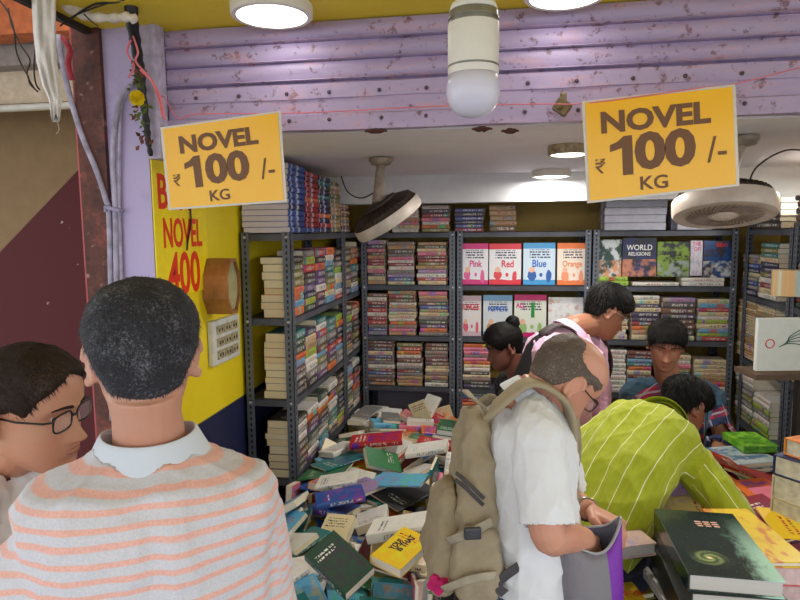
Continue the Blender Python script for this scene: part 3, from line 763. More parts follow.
# --- top of the left rack: stacks of schoolbooks in matching editions, banded spines to the aisle
def band_mat():
    t = NT('banded_schoolbook_cover'); t.b.inputs['Roughness'].default_value = 0.4
    oi = t.node('ShaderNodeObjectInfo'); x, y, z = t.sep(t.coord('Generated'))
    win = lambda v, a, b: t.math('MULTIPLY', t.math('GREATER_THAN', v, a), t.math('LESS_THAN', v, b))
    f = t.math('MAXIMUM', win(y, 0.44, 0.58), win(y, 0.86, 0.93))
    t.base(t.mix(f, oi.outputs['Color'], srgb(196,196,214))); return t.m
M_band = band_mat()
ME_BAND = mesh_of(book_mesh('both', .03), 'book', [M_band, pages_mat('white_book_pages', srgb(222,214,222), srgb(212,204,214))])
_m = R
def zc_at(Y): return ZC-0.012
for k, (cols, n_, L, hmax) in enumerate(((['blue','blue','blue','blue','blue','blue','blue','navy','blue','blue','blue','blue'],12,0.20,0.285),
        (['red','crimson','red','red','red','orange','red','red','red','red','red','blue'],12,0.20,0.275),
        (['navy','teal','dark green','navy','teal','navy','navy','navy','orange','navy','red','navy'],12,0.20,0.27),
        (['olive','tan','tan','olive','olive','tan','tan','tan','olive','tan','tan','olive'],12,0.19,0.262),
        (['tan','brown','tan','brown','tan','grey','tan','brown','grey'],9,0.19,0.2))):
    y = LY0+0.006+k*0.206+L/2; z = 1.747; T = hmax/12
    seq = cols[::-1]
    for i in range(n_):
        t_ = T*R.uniform(0.94,1.0)
        nm = 'bottom' if i == 0 else ('top' if i == n_-1 else ORD[i]+' from the bottom')
        book((LX1-0.108+R.uniform(-.004,.004), y+R.uniform(-.002,.002), z), (0,0,PI), (0.205,L,t_), seq[i], '%s schoolbook, %s, %s stack atop the left rack' % (seq[i], nm, ORD[k]), 'schoolbooks on top of the left racks', name='schoolbook', me=ME_BAND)
        z += t_+0.0006

# --- back racks
BY = 3.70; BYB = 4.0
def bx(px, py=300): return AY(px, py, BY).x
def bz(py, px=520): return AY(px, py, BY).z
XB = [bx(361), bx(456), bx(591), bx(737)]
BZ = [bz(437), bz(390), bz(338), bz(285.5), bz(231)]
BZ = [0.30, bz(441), bz(390), bz(338), bz(285.5), bz(231.5)]
for i, (nm, sh) in enumerate((('grey slotted steel rack of paperbacks behind the left fan, at the back wall', BZ[2:]), ('middle grey slotted steel rack at the back wall showing bright picture books', BZ), ('grey slotted steel rack at the back wall under the right fan', BZ))):
    rack(XB[i]+0.003, XB[i+1]-0.003, BY, BYB, sh, BZ[-1]+0.006, nm)
# grey-white board under the left back rack
struct(MB().box(((XB[0]+XB[1])/2,4.03,0.5),(XB[1]-XB[0]-.02,0.04,1.0)).build('trim_8', mat('lilac_white_board', srgb(170,166,190), 0.6, var=0.06, nscale=4)))
def px_stack(x0, x1, yb, yt, pal, where, group, th=(0.017,0.026), Y=BY+0.012, desc='paperback', maxn=99):
    a = AY(x0, yb, Y); b = AY(x1, yb, Y); zb = min(BZ, key=lambda q: abs(q-bz(yb)))+0.0005; zt = bz(yt)
    global DULL; DULL = .27 if ('left back' in group or 'top of' in group) else .2
    if DULL > .3: th = (.014,.024)
    stack_dir((a.x+b.x)/2, Y, zb, zt, None, '-y', (b.x-a.x)*0.985, 0.115, th, pal, where, group, maxn, desc=desc, name='paperback' if ('left back' in group or 'top of' in group) else 'storybook')  # books of the middle and right back racks are paperbacks too
G = 'paperbacks stacked in the left back rack'
for (x0,x1,yt,w_) in ((368,385,239,'left'),(388,414,237,'middle'),(417,447,240,'right')): px_stack(x0,x1,286,yt,PAL_DULL,'%s stack, top shelf, left back rack' % w_,G)
for (x0,x1,yt,w_) in ((368,387,292,'left'),(389,416,291,'middle'),(419,448,292,'right')): px_stack(x0,x1,338,yt,PAL_DULL,'%s stack, second shelf, left back rack' % w_,G)
for (x0,x1,yt,w_) in ((368,394,343,'left'),(397,422,343,'middle'),(425,449,344,'right')): px_stack(x0,x1,390,yt,PAL_DULL,'%s stack, third shelf, left back rack' % w_,G)
G = 'books on top of the back racks'
for (x0,x1,yt,w_,pal) in ((367,388,206,'first',PAL_DULL),(391,419,205,'second',PAL_DULL),(422,450,204,'third',PAL_DULL),(455,484,205,'fourth',['navy','navy','blue','dark grey','crimson'])):
    px_stack(x0,x1,231,yt,pal,'%s stack atop the back racks' % w_,G)
a = AY(489,231,BY+.02); b = AY(516,231,BY+.02)
stack_dir((a.x+b.x)/2, BY+.02, BZ[-1]+.001, bz(204), None, '-y', b.x-a.x, .12, (.028,.034), ['tan','tan','brown'], 'tan stack on top of the middle back rack', G, desc='book')
G = 'books stacked in the middle back rack'
px_stack(463,490,390,343,['cream','grey','black','pink','orange','white','brown','tan','navy'],'stack beside the bun-haired woman, third shelf',G)
px_stack(461,488,441,393,['white','green','teal','navy','orange','crimson','red','maroon','sky blue','blue'],'stack behind the backpack, fourth shelf',G)
px_stack(493,520,441,398,PAL_DULL,'second stack, fourth shelf, middle back rack',G)
px_stack(523,550,390,345,PAL_DULL,'third stack, third shelf, middle back rack',G)
px_stack(553,582,390,345,PAL_MIX,'fourth stack, third shelf, middle back rack',G)
px_stack(553,582,441,395,PAL_MIX,'fourth stack, fourth shelf, middle back rack',G)
G = 'books stacked in the right back rack'
for (x0,x1,yb,yt,w_,pal,th) in ((631,659,338,293,'second stack, second shelf',['orange','crimson','tan','lilac','white','navy','orange','tan','cream'],(.02,.03)),
    (661,694,338,293,'third stack, second shelf',['cream','brown','dark grey','brown','navy','purple','lilac','tan'],(.022,.034)),
    (697,728,338,296,'fourth stack, second shelf',['white','lime','grey','sky blue','orange','lime','cream','red','white'],(.02,.03)),
    (602,627,338,293,'first stack, second shelf',['white','white','cream'],(.02,.03)),
    (601,625,390,345,'first stack of white books, third shelf',['white'],(.02,.03)),
    (627,651,390,346,'second stack, third shelf',['cream','dark grey','sky blue','teal','orange','maroon'],(.02,.03)),
    (693,726,390,355,'fourth stack, third shelf',['tan','grey','white','cream','orange','brown','red'],(.02,.032)),
    (660,690,390,348,'third stack, third shelf',PAL_MIX,(.02,.03)),
    (693,726,441,399,'fourth stack, fourth shelf',PAL_MIX,(.02,.03)),
    (620,650,441,399,'second stack, fourth shelf',PAL_MIX,(.02,.03))):
    px_stack(x0,x1,yb,yt,pal,w_+', right back rack',G,th)
DULL = .12
# flat books below the face-out ones on the right rack's top shelf
for (x0,x1,y0,y1,cols) in ((597,628,285,275,['cream','lime']),(633,680,285,279,['white']),(682,726,285,277,['white','sky blue']),):
    a = AY(x0,y0,BY+.01); b = AY(x1,y0,BY+.01)
    stack_dir((a.x+b.x)/2, BY+.01, BZ[4]+.0005, bz(y1)+.004, None, '-y', b.x-a.x, .14, (.02,.028), cols, 'under the face-out books by %s' % ('the left post' if x0 < 600 else ('the middle' if x0 < 650 else 'the right post')), G, desc='flat book')

# --- face-out picture books
def cover_mat(name, base, top, accent, kind):
    t = NT(name); t.b.inputs['Roughness'].default_value = 0.28
    x, y, z = t.sep(t.coord('Generated')); mul = lambda a, b: t.math('MULTIPLY', a, b)
    win = lambda v, a, b: mul(t.math('GREATER_THAN', v, a), t.math('LESS_THAN', v, b))
    n = t.noise(t.comb(mul(x, 3.0), mul(y, 3.6), sum(map(ord, name))*1.7), 1.0, 3, 0.6, out=0)
    nc = t.noise(t.comb(mul(x, 4.0), mul(y, 4.6), sum(map(ord, name))*0.7), 1.0, 2, 0.6, out=1)
    if kind == 'kids':
        c = t.mix(t.math('GREATER_THAN', y, 0.86), base, top)
        c = t.mix(t.math('LESS_THAN', y, t.math('ADD', 0.08, mul(n, 0.08))), c, top)
        tn = t.noise(t.comb(mul(x, 15.0), mul(t.math('FLOOR', mul(y, 16.0)), 3.0), 2.0), 1.0, 1)
        c = t.mix(mul(mul(t.math('GREATER_THAN', tn, 0.46), win(t.math('FRACT', mul(y, 16.0)), 0.2, 0.75)), mul(win(y, 0.62, 0.84), win(x, 0.2, 0.85))), c, srgb(60,60,90))
        for (cx, cy, rx, ry) in ((0.27,0.22,0.13,0.13),(0.27,0.36,0.09,0.07),(0.8,0.2,0.08,0.15),(0.56,0.24,0.05,0.05)):
            dx = mul(t.math('SUBTRACT', x, cx), 1/rx); dy = mul(t.math('SUBTRACT', y, cy), 1/ry)
            d = t.math('ADD', t.math('ADD', mul(dx, dx), mul(dy, dy)), mul(t.math('SUBTRACT', n, 0.5), 2.5))
            c = t.mix(t.math('LESS_THAN', d, 0.9), c, accent if cy < 0.3 else srgb(232,180,150))
    elif kind == 'photo':
        c = t.mix(t.step(n, 0.44, 0.56), base, top)
        c = t.mix(mul(win(y, 0.0, 0.45), t.step(nc, 0.42, 0.6)), c, accent)
    else:
        c = t.mix(t.step(n, 0.5, 0.58), base, top); c = t.mix(mul(t.step(nc, 0.5, 0.6), 0.7), c, accent)
    t.base(c); return t.m
def face_book(px0, py0, px1, py1, name, base, top, accent, kind, label, texts=(), Y=BY+0.03, lean=0.06, group='picture books standing face out'):
    a = AY(px0, py1, Y); b = AY(px1, py1, Y); c = AY(px0, py0, Y)
    W = b.x-a.x; H = c.z-a.z; zb = min(BZ, key=lambda q: abs(q-a.z)); 
    if abs(zb-a.z) > 0.03: zb = a.z
    t = empty('picture_book', ((a.x+b.x)/2, Y, zb+0.002), label=label, cat='book', group=group)
    Mx = Matrix(((1,0,0),(0,0,-1),(0,1,0)))
    t.rotation_euler = (-lean, 0, 0)
    m = MB(); th = 0.012
    m.box((0,th/2,H/2),(W,th,H),None,0.001)
    o = m.build('cover', cover_mat('cover_'+name, base, top, accent, kind), t)
    # generated coordinates of the upright slab: x width, z height -> remap through a rotated mesh
    o.data.transform(Matrix(((1,0,0,0),(0,0,1,0),(0,-1,0,0),(0,0,0,1)))); o.rotation_euler = (PI/2,0,0)
    m = MB(); m.box((0,th+0.004,H/2),(W-0.004,0.006,H-0.004)); m.build('pages', M_pg, t)
    for (s, u, v, size, col, bold, sx) in texts:
        text(t, s, size*H, col, plane_M((W*(u-0.5), -0.0012, H*v), (1,0,0), (0,0,1)), bold, sx=sx)
    return t
ik = lambda n, r, g, b: mat('print_'+n, srgb(r,g,b), 0.4, var=0)
i_pink, i_red, i_blue, i_or, i_wh, i_dk, i_gr = ik('pink',214,60,140), ik('red',214,40,50), ik('blue',30,96,190), ik('orange',232,130,60), ik('white',236,236,236), ik('dark',40,44,70), ik('green',30,140,60)
W_ = srgb(226,226,232)
face_book(460,241,488,282,'pink',W_,srgb(206,40,120),srgb(220,90,150),'kids','picture book titled Pink with magenta border, face out on the top shelf',[('Pink',.55,.5,.22,i_pink,.02,.8)])
face_book(489,241,521,282,'red',W_,srgb(220,40,60),srgb(216,60,70),'kids','picture book titled Red with red border, face out on the top shelf',[('Red',.58,.5,.24,i_red,.02,.8)])
face_book(523,241,555,283,'blue',srgb(200,220,238),srgb(60,150,210),srgb(40,90,170),'kids','picture book titled Blue with sky blue border, face out on the top shelf',[('Blue',.5,.5,.24,i_blue,.02,.8)])
face_book(557,241,587,283,'orange',srgb(236,220,206),srgb(230,120,60),srgb(236,150,110),'kids','picture book titled Orange with orange border, face out on the top shelf',[('Orange',.5,.5,.2,i_or,.015,.75)])
face_book(460,294,481,334,'jungle',srgb(226,220,220),srgb(206,180,190),srgb(220,90,120),'kids','picture book titled JUNGLE, face out, leftmost on the second shelf',[('JUNGLE',.5,.72,.2,i_red,.02,.62)])
face_book(483,293,512,334,'puppet',srgb(206,214,222),srgb(120,170,210),srgb(190,140,90),'kids','picture book with blue lettering, face out, beside JUNGLE',[('PUPPETS',.5,.66,.17,i_blue,.03,.72)])
face_book(514,293,546,335,'allin',srgb(220,226,214),srgb(196,40,110),srgb(150,190,120),'kids','picture book titled ALL IN 1 with green figure one',[('ALL',.2,.74,.16,i_pink,.03,.8),('1',.58,.62,.46,i_gr,.04,1.0)])
face_book(548,295,583,335,'white',srgb(226,228,230),srgb(214,214,220),srgb(206,150,120),'plain','pale picture book with a small figure, right end of the second shelf')
face_book(596,240,621,278,'man',srgb(28,60,50),srgb(200,206,210),srgb(206,140,90),'photo','dark green book with a man on its cover, leftmost in the right back rack')
face_book(622,238,656,277,'world',srgb(26,32,84),srgb(20,22,40),srgb(190,120,90),'photo','dark blue book titled WORLD RELIGIONS, face out',[('WORLD',.5,.74,.2,i_wh,.01,.85),('RELIGIONS',.5,.58,.13,i_wh,.01,.85)])
face_book(657,242,689,277,'greenleaf',srgb(20,24,22),srgb(120,150,40),srgb(150,160,160),'photo','black and lime green book beside WORLD RELIGIONS, face out')
face_book(690,241,702,276,'pinkspine',srgb(214,212,220),srgb(200,180,200),srgb(170,170,190),'plain','narrow pale book with pink lettering, face out',[('THE',.5,.9,.16,i_pink,.02,.8),('OF',.5,.75,.16,i_pink,.02,.8)])
face_book(703,241,733,278,'bluesea',srgb(40,80,140),srgb(60,50,60),srgb(206,206,206),'photo','blue and dark book with red title at the right post, face out',[('SEA',.6,.88,.15,i_red,.03,1.2)])
# white paper bales on top of the right back rack
bale = mat('white_paper_bale', srgb(206,206,222), 0.5, var=0.06, nscale=20)
for (x0,x1,y0,lab) in ((604,667,200,'large white plastic wrapped paper bale on top of the right back rack'),(676,712,206,'second white paper bale half hidden behind the right fan')):
    a = AY(x0,231,BY+.04); b = AY(x1,231,BY+.04); H = AY(x0,y0,BY+.04).z-BZ[-1]
    t = empty('paper_bale', ((a.x+b.x)/2,BY+.14,BZ[-1]+.001), label=lab, cat='paper bale')
    n = 4
    for i in range(n):
        MB().box((R.uniform(-.004,.004),0,H*(i+.5)/n),((b.x-a.x)*R.uniform(.96,1),0.2,H/n*0.97),None,.004).build('ream', bale, t)
    MB().box((0,0,H/2),((b.x-a.x)+.006,0.018,H+.004)).build('strap', mat('bale_strap', srgb(176,176,190), .4, var=0), t)
print('NBOOKS', NB)
# ------------------------------------------------------------------ heap of second-hand books on the long bench
def zone(x, y, x0, x1, y0, y1):
    h = ['near the shop front','towards the front','in the middle','towards the back','at the back'][min(4, int(5*(y-y0)/(y1-y0)))]
    v = ['rack side','centre','aisle side'][min(2, int(3*(x-x0)/(x1-x0)))]
    return h, v
def settle(data, box_, pal, place, group, name, desc, bigname):
    items = []
    for s in data.split(';'):
        v = [float(q) for q in s.split(',')]
        q = Quaternion(v[3:7]).normalized(); p = Vector(v[:3])
        if (q @ Vector((0,0,1))).z < 0: q = q @ Quaternion((1,0,0), PI)
        p = p - (q @ Vector((0,0,1)))*v[9]/2
        items.append([p, q, v[7:10], pick(pal), bigname if v[7] > 0.145 else desc])
    groups = {}
    for it in items:
        h, vv = zone(it[0].x, it[0].y, *box_); groups.setdefault((it[3], it[4], h, vv), []).append(it)
    for (c, d, h, vv), L in groups.items():
        L.sort(key=lambda it: it[0].y)
        for i, it in enumerate(L):
            k = len(L); pos = '' if k == 1 else (' the nearer' if i == 0 and k == 2 else (' the farther' if k == 2 else (' '+ORD[i]+' from the street')))
            it.append('%s %s on %s, %s, %s%s' % (c, d, place, h, vv, ',' + pos if pos else ''))
    for it in items:
        d = it[2]
        bookp(tuple(it[0]), None, (d[0], d[1], d[2]), it[3], it[5], group, quat=it[1], name=name)
HEAP = "-0.275,2.329,0.562,1,-0.001,-0.001,-0.021,0.114,0.145,0.013;-0.274,2.804,0.569,1,0,-0,0,0.118,0.145,0.027;-0.29,2.109,0.578,0.077,-0.008,-0.099,0.992,0.113,0.157,0.016;-0.273,2.441,0.579,0.993,-0.111,0.005,-0.047,0.102,0.148,0.015;-0.263,2.958,0.566,0,-0.002,0.037,-0.999,0.096,0.163,0.009;-0.263,3.483,0.57,1,-0,-0,-0.006,0.095,0.176,0.03;-0.316,2.999,0.585,0.849,0.032,-0.02,0.528,0.106,0.17,0.024;-0.488,1.748,0.64,0.982,-0.047,0.132,0.13,0.113,0.159,0.016;-0.308,1.901,0.606,0.934,-0.227,0.075,0.267,0.117,0.162,0.011;-0.323,2.046,0.605,0.75,0.071,-0.082,0.652,0.17,0.195,0.008;-0.412,2.303,0.638,0.613,0.029,0.048,0.788,0.104,0.164,0.012;-0.263,3.19,0.587,0.002,-0.029,0.003,-1,0.094,0.177,0.011;-0.367,1.738,0.641,0.997,0.009,-0.016,0.074,0.105,0.163,0.027;-0.589,2.081,0.647,0.013,-0.94,-0.263,0.216,0.097,0.179,0.01;-0.348,1.781,0.661,0.964,0.006,-0.018,0.265,0.098,0.149,0.01;-0.312,2.856,0.62,0.887,0.034,-0.013,0.46,0.114,0.156,0.028;-0.447,1.709,0.663,0.176,-0.011,-0.019,-0.984,0.116,0.179,0.009;-0.477,1.903,0.653,0.052,0.003,0.017,0.999,0.096,0.167,0.019;-0.353,2.216,0.641,0.649,0.165,-0.046,0.742,0.101,0.17,0.028;-0.528,2.323,0.674,0.257,-0.001,-0.065,-0.964,0.105,0.169,0.01;-0.227,2.729,0.643,0.116,-0.697,-0.116,0.698,0.117,0.162,0.024;-0.268,3.107,0.61,0.003,-0.029,-0.022,-0.999,0.102,0.177,0.026;-0.24,1.673,0.662,0.052,0.709,0.191,0.677,0.158,0.196,0.01;-0.456,2.041,0.665,0.403,-0.022,0.078,0.911,0.093,0.175,0.029;-0.273,2.4,0.643,0.024,-0.021,-0.999,0.012,0.106,0.168,0.026;-0.342,2.899,0.645,0.688,0.021,0.022,0.725,0.174,0.224,0.01;-0.224,1.744,0.642,0.172,0.686,0.173,0.686,0.116,0.15,0.019;-0.396,1.91,0.663,0.502,0.164,0.093,0.844,0.118,0.147,0.027;-0.693,2.169,0.648,0.995,0.022,-0.02,0.098,0.105,0.179,0.014;-0.298,1.938,0.673,1,0.004,0.029,0,0.165,0.218,0.011;-0.265,1.989,0.638,0.994,0.107,-0.015,-0.002,0.1,0.169,0.022;-0.822,2.308,0.66,0.554,0.439,-0.554,-0.439,0.105,0.148,0.026;-0.711,2.355,0.643,0.692,-0.188,-0.695,-0.053,0.104,0.176,0.018;-0.784,2.734,0.69,0.291,0.067,-0.93,-0.215,0.107,0.179,0.025;-0.608,3.227,0.648,0.022,-0.417,0.901,-0.116,0.102,0.162,0.028;-0.359,3.592,0.647,0.414,-0.414,-0.573,-0.573,0.095,0.177,0.016;-0.562,1.828,0.676,0.989,0.029,-0.117,-0.087,0.093,0.158,0.029;-0.501,2.062,0.681,0.058,0.803,0.591,-0.056,0.165,0.228,0.007;-0.266,2.056,0.689,0.095,0.002,-0.985,0.147,0.095,0.172,0.016;-0.55,2.31,0.642,0.972,-0.173,-0.017,0.161,0.094,0.165,0.011;-0.701,2.975,0.689,0.152,-0.07,0.044,0.985,0.171,0.217,0.008;-0.72,1.661,0.681,0.689,0.049,-0.039,0.722,0.173,0.222,0.006;-0.421,1.783,0.692,0.756,0.103,0.06,0.643,0.104,0.162,0.014;-0.664,2.242,0.671,0.58,-0.004,-0.033,0.814,0.097,0.164,0.022;-0.311,2.38,0.666,0.957,-0.015,0.007,-0.289,0.117,0.17,0.015;-0.736,2.642,0.691,0.441,-0.08,0.066,-0.892,0.113,0.164,0.012;-0.543,2.89,0.706,0.552,0.019,0.081,0.829,0.099,0.147,0.029;-0.272,2.892,0.667,0.009,-0.059,0.003,-0.998,0.109,0.154,0.024;-0.735,3.168,0.638,0.274,0.085,-0.101,-0.953,0.092,0.178,0.029;-0.31,1.479,0.651,0.997,-0.022,0.064,0.039,0.173,0.226,0.005;-0.361,1.84,0.696,0.993,0.015,0.116,-0.03,0.096,0.172,0.012;-0.375,2.074,0.693,0.993,-0.078,0.018,0.092,0.097,0.166,0.027;-0.759,2.163,0.664,0.191,0.264,0.075,-0.943,0.103,0.157,0.016;-0.609,2.177,0.704,0.802,-0.047,0.039,0.595,0.101,0.168,0.029;-0.288,2.677,0.659,0.959,-0.078,0.271,0.033,0.098,0.168,0.015;-0.274,2.883,0.688,0,-0.058,0.002,-0.998,0.118,0.158,0.017;-0.733,3.122,0.674,0.685,-0.174,0.019,0.707,0.174,0.207,0.006;-0.74,3.334,0.651,0.392,-0.028,-0.058,-0.918,0.096,0.17,0.029;-0.451,1.519,0.659,0.984,0.006,-0.132,-0.118,0.097,0.149,0.02;-0.318,1.672,0.672,0.093,-0.078,0.138,-0.983,0.094,0.156,0.025;-0.291,1.891,0.696,0.121,0.114,-0.004,0.986,0.115,0.166,0.016;-0.758,2.098,0.663,0.697,-0.076,-0.263,0.663,0.117,0.166,0.01;-0.605,2.272,0.712,0.39,-0.029,0.136,0.91,0.102,0.162,0.022;-0.383,2.809,0.698,0.359,0.141,0.05,-0.921,0.092,0.162,0.011;-0.781,3.172,0.662,0.984,-0.137,-0.109,0.015,0.107,0.167,0.019;-0.786,3.357,0.677,0.998,-0.064,0.002,-0.012,0.093,0.147,0.027;-0.757,3.494,0.685,0.706,-0.037,0.016,0.707,0.104,0.155,0.023;-0.45,1.502,0.675,0.961,-0.041,-0.126,0.241,0.116,0.168,0.01;-0.587,1.833,0.698,0.09,-0.117,-0.03,0.989,0.112,0.154,0.024;-0.449,2.102,0.712,0.166,-0.105,0.979,-0.06,0.115,0.165,0.029;-0.778,2.079,0.665,0.034,-0.239,-0.135,0.961,0.117,0.153,0.022;-0.442,2.35,0.686,0.353,-0.037,0.053,0.933,0.11,0.178,0.016;-0.222,2.569,0.626,0.134,-0.694,-0.134,0.694,0.093,0.149,0.014;-0.524,2.624,0.685,0.884,0.129,0.11,0.437,0.099,0.152,0.021;-0.304,2.87,0.714,0.661,0.004,0.081,0.746,0.114,0.164,0.013;-0.272,3.023,0.688,0.986,-0.159,0.055,-0.009,0.112,0.164,0.022;-0.459,3.155,0.679,0.546,-0.02,0.057,0.835,0.112,0.147,0.012;-0.22,3.37,0.642,0.705,-0.052,-0.705,0.052,0.093,0.147,0.01;-0.301,3.474,0.645,0.028,0.98,-0.01,-0.198,0.162,0.215,0.01;-0.56,1.651,0.676,0.993,0.108,-0.05,0.022,0.095,0.178,0.027;-0.346,1.863,0.721,0.993,0.017,0.113,-0.01,0.171,0.219,0.009;-0.755,2.029,0.687,0.915,0.195,-0.193,-0.296,0.102,0.16,0.018;-0.296,2.179,0.647,0.006,-0.707,0.694,0.137,0.115,0.161,0.017;-0.311,2.426,0.686,0.009,-0.897,-0.441,0.022,0.098,0.166,0.022;-0.508,2.607,0.737,0.814,-0.033,0.359,-0.457,0.1,0.178,0.025;-0.435,2.763,0.693,0.925,0.069,-0.174,0.331,0.111,0.172,0.025;-0.478,2.971,0.708,0.107,0.882,-0.459,-0.017,0.169,0.213,0.01;-0.438,3.46,0.689,0.682,-0.701,-0.114,-0.175,0.098,0.17,0.012;-0.749,1.464,0.643,0.188,-0.05,-0.079,0.978,0.115,0.178,0.014;-0.722,1.604,0.682,0.688,0.049,-0.039,0.723,0.151,0.213,0.009;-0.6,1.742,0.715,0.636,-0.011,-0.111,0.764,0.098,0.162,0.016;-0.556,1.982,0.707,0.972,0.211,-0.058,-0.085,0.108,0.15,0.029;-0.3,2.19,0.666,0.073,0.187,-0.973,-0.116,0.101,0.17,0.013;-0.466,2.472,0.698,0.15,-0.032,0.02,0.988,0.114,0.171,0.025;-0.711,2.377,0.698,0.705,-0.029,0.09,0.703,0.108,0.175,0.01;-0.598,2.541,0.695,0.973,0.219,-0.002,-0.074,0.11,0.147,0.025;-0.654,2.722,0.725,0.995,0.03,-0.096,0.01,0.159,0.207,0.006;-0.387,3.01,0.706,0.064,-0.004,-0.994,0.087,0.112,0.167,0.023;-0.314,3.162,0.693,0.05,-0.641,-0.765,0.023,0.107,0.18,0.026;-0.454,3.257,0.687,0.713,-0.039,0.052,0.698,0.099,0.152,0.027;-0.52,3.513,0.659,0.971,-0.025,0.234,-0.045,0.098,0.165,0.023;-0.268,1.449,0.659,0.998,-0.026,0.063,-0.012,0.1,0.175,0.02;-0.293,1.623,0.683,0.084,-0.079,0.137,-0.984,0.112,0.161,0.03;-0.543,1.603,0.693,0.299,0.065,0.136,-0.942,0.115,0.169,0.014;-0.678,1.898,0.69,0.407,-0.213,-0.089,0.883,0.168,0.227,0.009;-0.292,2.112,0.706,0.988,-0.105,0.103,0.05,0.099,0.173,0.024;-0.303,2.462,0.708,0.707,0.016,0.018,0.707,0.111,0.176,0.022;-0.601,2.482,0.692,0.781,0.164,-0.146,0.585,0.116,0.146,0.021;-0.783,2.443,0.676,0.99,0.12,-0.065,-0.036,0.093,0.166,0.015;-0.474,2.76,0.706,0.957,0.152,-0.11,-0.223,0.11,0.179,0.023;-0.582,3.066,0.7,0.012,-0.013,0.223,0.975,0.095,0.154,0.011;-0.423,3.269,0.71,0.736,-0.054,-0.036,-0.674,0.097,0.145,0.023;-0.295,3.258,0.659,0.736,-0.043,0.13,0.663,0.093,0.152,0.019;-0.405,3.531,0.716,0.279,-0.097,-0.443,0.846,0.094,0.155,0.022;-0.747,1.43,0.65,0.701,0.093,0.003,-0.707,0.108,0.177,0.01;-0.581,1.52,0.688,0.89,0.148,0.055,-0.428,0.094,0.174,0.026;-0.767,1.855,0.658,0.032,-0.323,-0.093,0.941,0.165,0.198,0.007;-0.31,1.83,0.73,0.626,0.099,0.057,0.772,0.096,0.173,0.028;-0.779,2.16,0.718,0.959,-0.094,-0.266,0.026,0.112,0.17,0.028;-0.371,2.338,0.717,0.317,0.045,-0.06,0.946,0.16,0.217,0.009;-0.535,2.368,0.719,0.932,-0.051,-0.081,0.349,0.109,0.179,0.012;-0.684,2.802,0.711,0.994,0.054,-0.094,-0.007,0.097,0.178,0.017;-0.482,2.763,0.724,0.921,0.165,-0.089,-0.342,0.097,0.175,0.013;-0.582,3.144,0.7,0.406,-0.06,0.124,0.903,0.104,0.163,0.01;-0.66,3.288,0.679,0.776,0.022,0.05,0.629,0.103,0.156,0.017;-0.732,3.512,0.701,0.148,-0.02,0.035,0.988,0.117,0.147,0.011;-0.753,1.472,0.686,0.004,-0.064,-0.069,0.996,0.165,0.223,0.007;-0.646,1.666,0.716,0.315,-0.069,-0.075,0.944,0.093,0.164,0.016;-0.224,2.306,0.71,0.689,0.158,0.689,0.158,0.105,0.173,0.017;-0.241,2.263,0.766,0.526,0.49,0.504,0.478,0.168,0.211,0.011;-0.69,2.379,0.716,0.988,-0.088,0.033,-0.124,0.1,0.158,0.028;-0.698,2.594,0.734,0.406,-0.103,-0.008,0.908,0.172,0.219,0.008;-0.749,2.981,0.692,0.702,-0.083,-0.005,0.707,0.096,0.172,0.011;-0.593,3.304,0.718,0.12,-0.054,-0.008,-0.991,0.097,0.162,0.015;-0.266,3.181,0.715,0.001,-0.053,0.015,-0.999,0.1,0.17,0.028;-0.27,3.503,0.647,0.048,0.197,0.036,0.979,0.099,0.151,0.02;-0.755,3.408,0.712,0.176,-0.034,-0.076,0.981,0.111,0.161,0.011;-0.3,1.559,0.699,0.636,0.153,-0.041,0.755,0.103,0.153,0.03;-0.75,1.776,0.715,0.198,0.018,-0.071,0.978,0.113,0.169,0.027;-0.226,2.154,0.749,0.569,0.419,-0.569,-0.419,0.116,0.166,0.022;-0.676,1.907,0.704,0.108,0.877,0.422,0.205,0.098,0.176,0.016;-0.741,2.731,0.735,0.259,-0.082,0.002,0.962,0.097,0.165,0.025;-0.73,2.483,0.726,0.698,-0.111,-0.04,0.706,0.161,0.214,0.007;-0.353,2.623,0.694,0.93,-0.089,-0.178,0.31,0.11,0.149,0.016;-0.299,2.87,0.735,0.707,-0.001,0.081,0.703,0.118,0.165,0.028;-0.273,3.027,0.709,0.986,-0.157,0.059,0.016,0.106,0.16,0.02;-0.619,3.256,0.699,0.519,0.038,0.04,0.853,0.093,0.151,0.029;-0.431,3.405,0.67,0.206,0.674,-0.71,0.011,0.095,0.157,0.018;-0.628,3.422,0.69,0.081,-0.006,-0.095,0.992,0.107,0.168,0.018;-0.503,1.453,0.681,0.032,-0.889,0.442,-0.113,0.107,0.165,0.02;-0.279,1.495,0.706,0.987,0.134,0.086,0.036,0.117,0.151,0.025"
PAL_HEAP = ['white','white','white','white','cream','sky blue','white','white','cream','cream','sky blue','grey','sky blue','sky blue','cream','grey','teal','navy','yellow','red','lilac','green','orange','tan','black','pink','blue','dark green','maroon','dark grey']
settle(HEAP, (-.835,-.215,1.36,3.6), PAL_HEAP, 'the book heap', 'second-hand books heaped on the bench', 'heaped_book', 'book', 'large thin book')
t = empty('book_bench', (-.55,2.48,0), label='long cloth covered bench under the heap of books beside the left racks', cat='bench')
m = MB(); m.box((-.0475,0,.5255),(.50,2.24,.055)); m.build('bench_top', mat('bench_wood', srgb(110,84,60), .7, var=.2), t)
m = MB(); m.box((0.035,0,.175),(.62,2.24,.35)); m.build('cloth_front', mat('dark_bench_cloth', srgb(44,40,48), .9, var=.2), t)
y = 1.46; k = 0
while y < 3.56:
    z = stack_dir(-.212, y, 0.352, 0.553, None, '+x', 0.178, 0.112, (.022,.036), PAL_HEAP, 'column %d along the aisle edge of the bench' % (k+1) if False else '%s column from the street on the bench edge' % ORD[k], 'books stacked along the aisle edge of the bench', jit=.004, name='stacked_book', desc='book')
    y += .187; k += 1
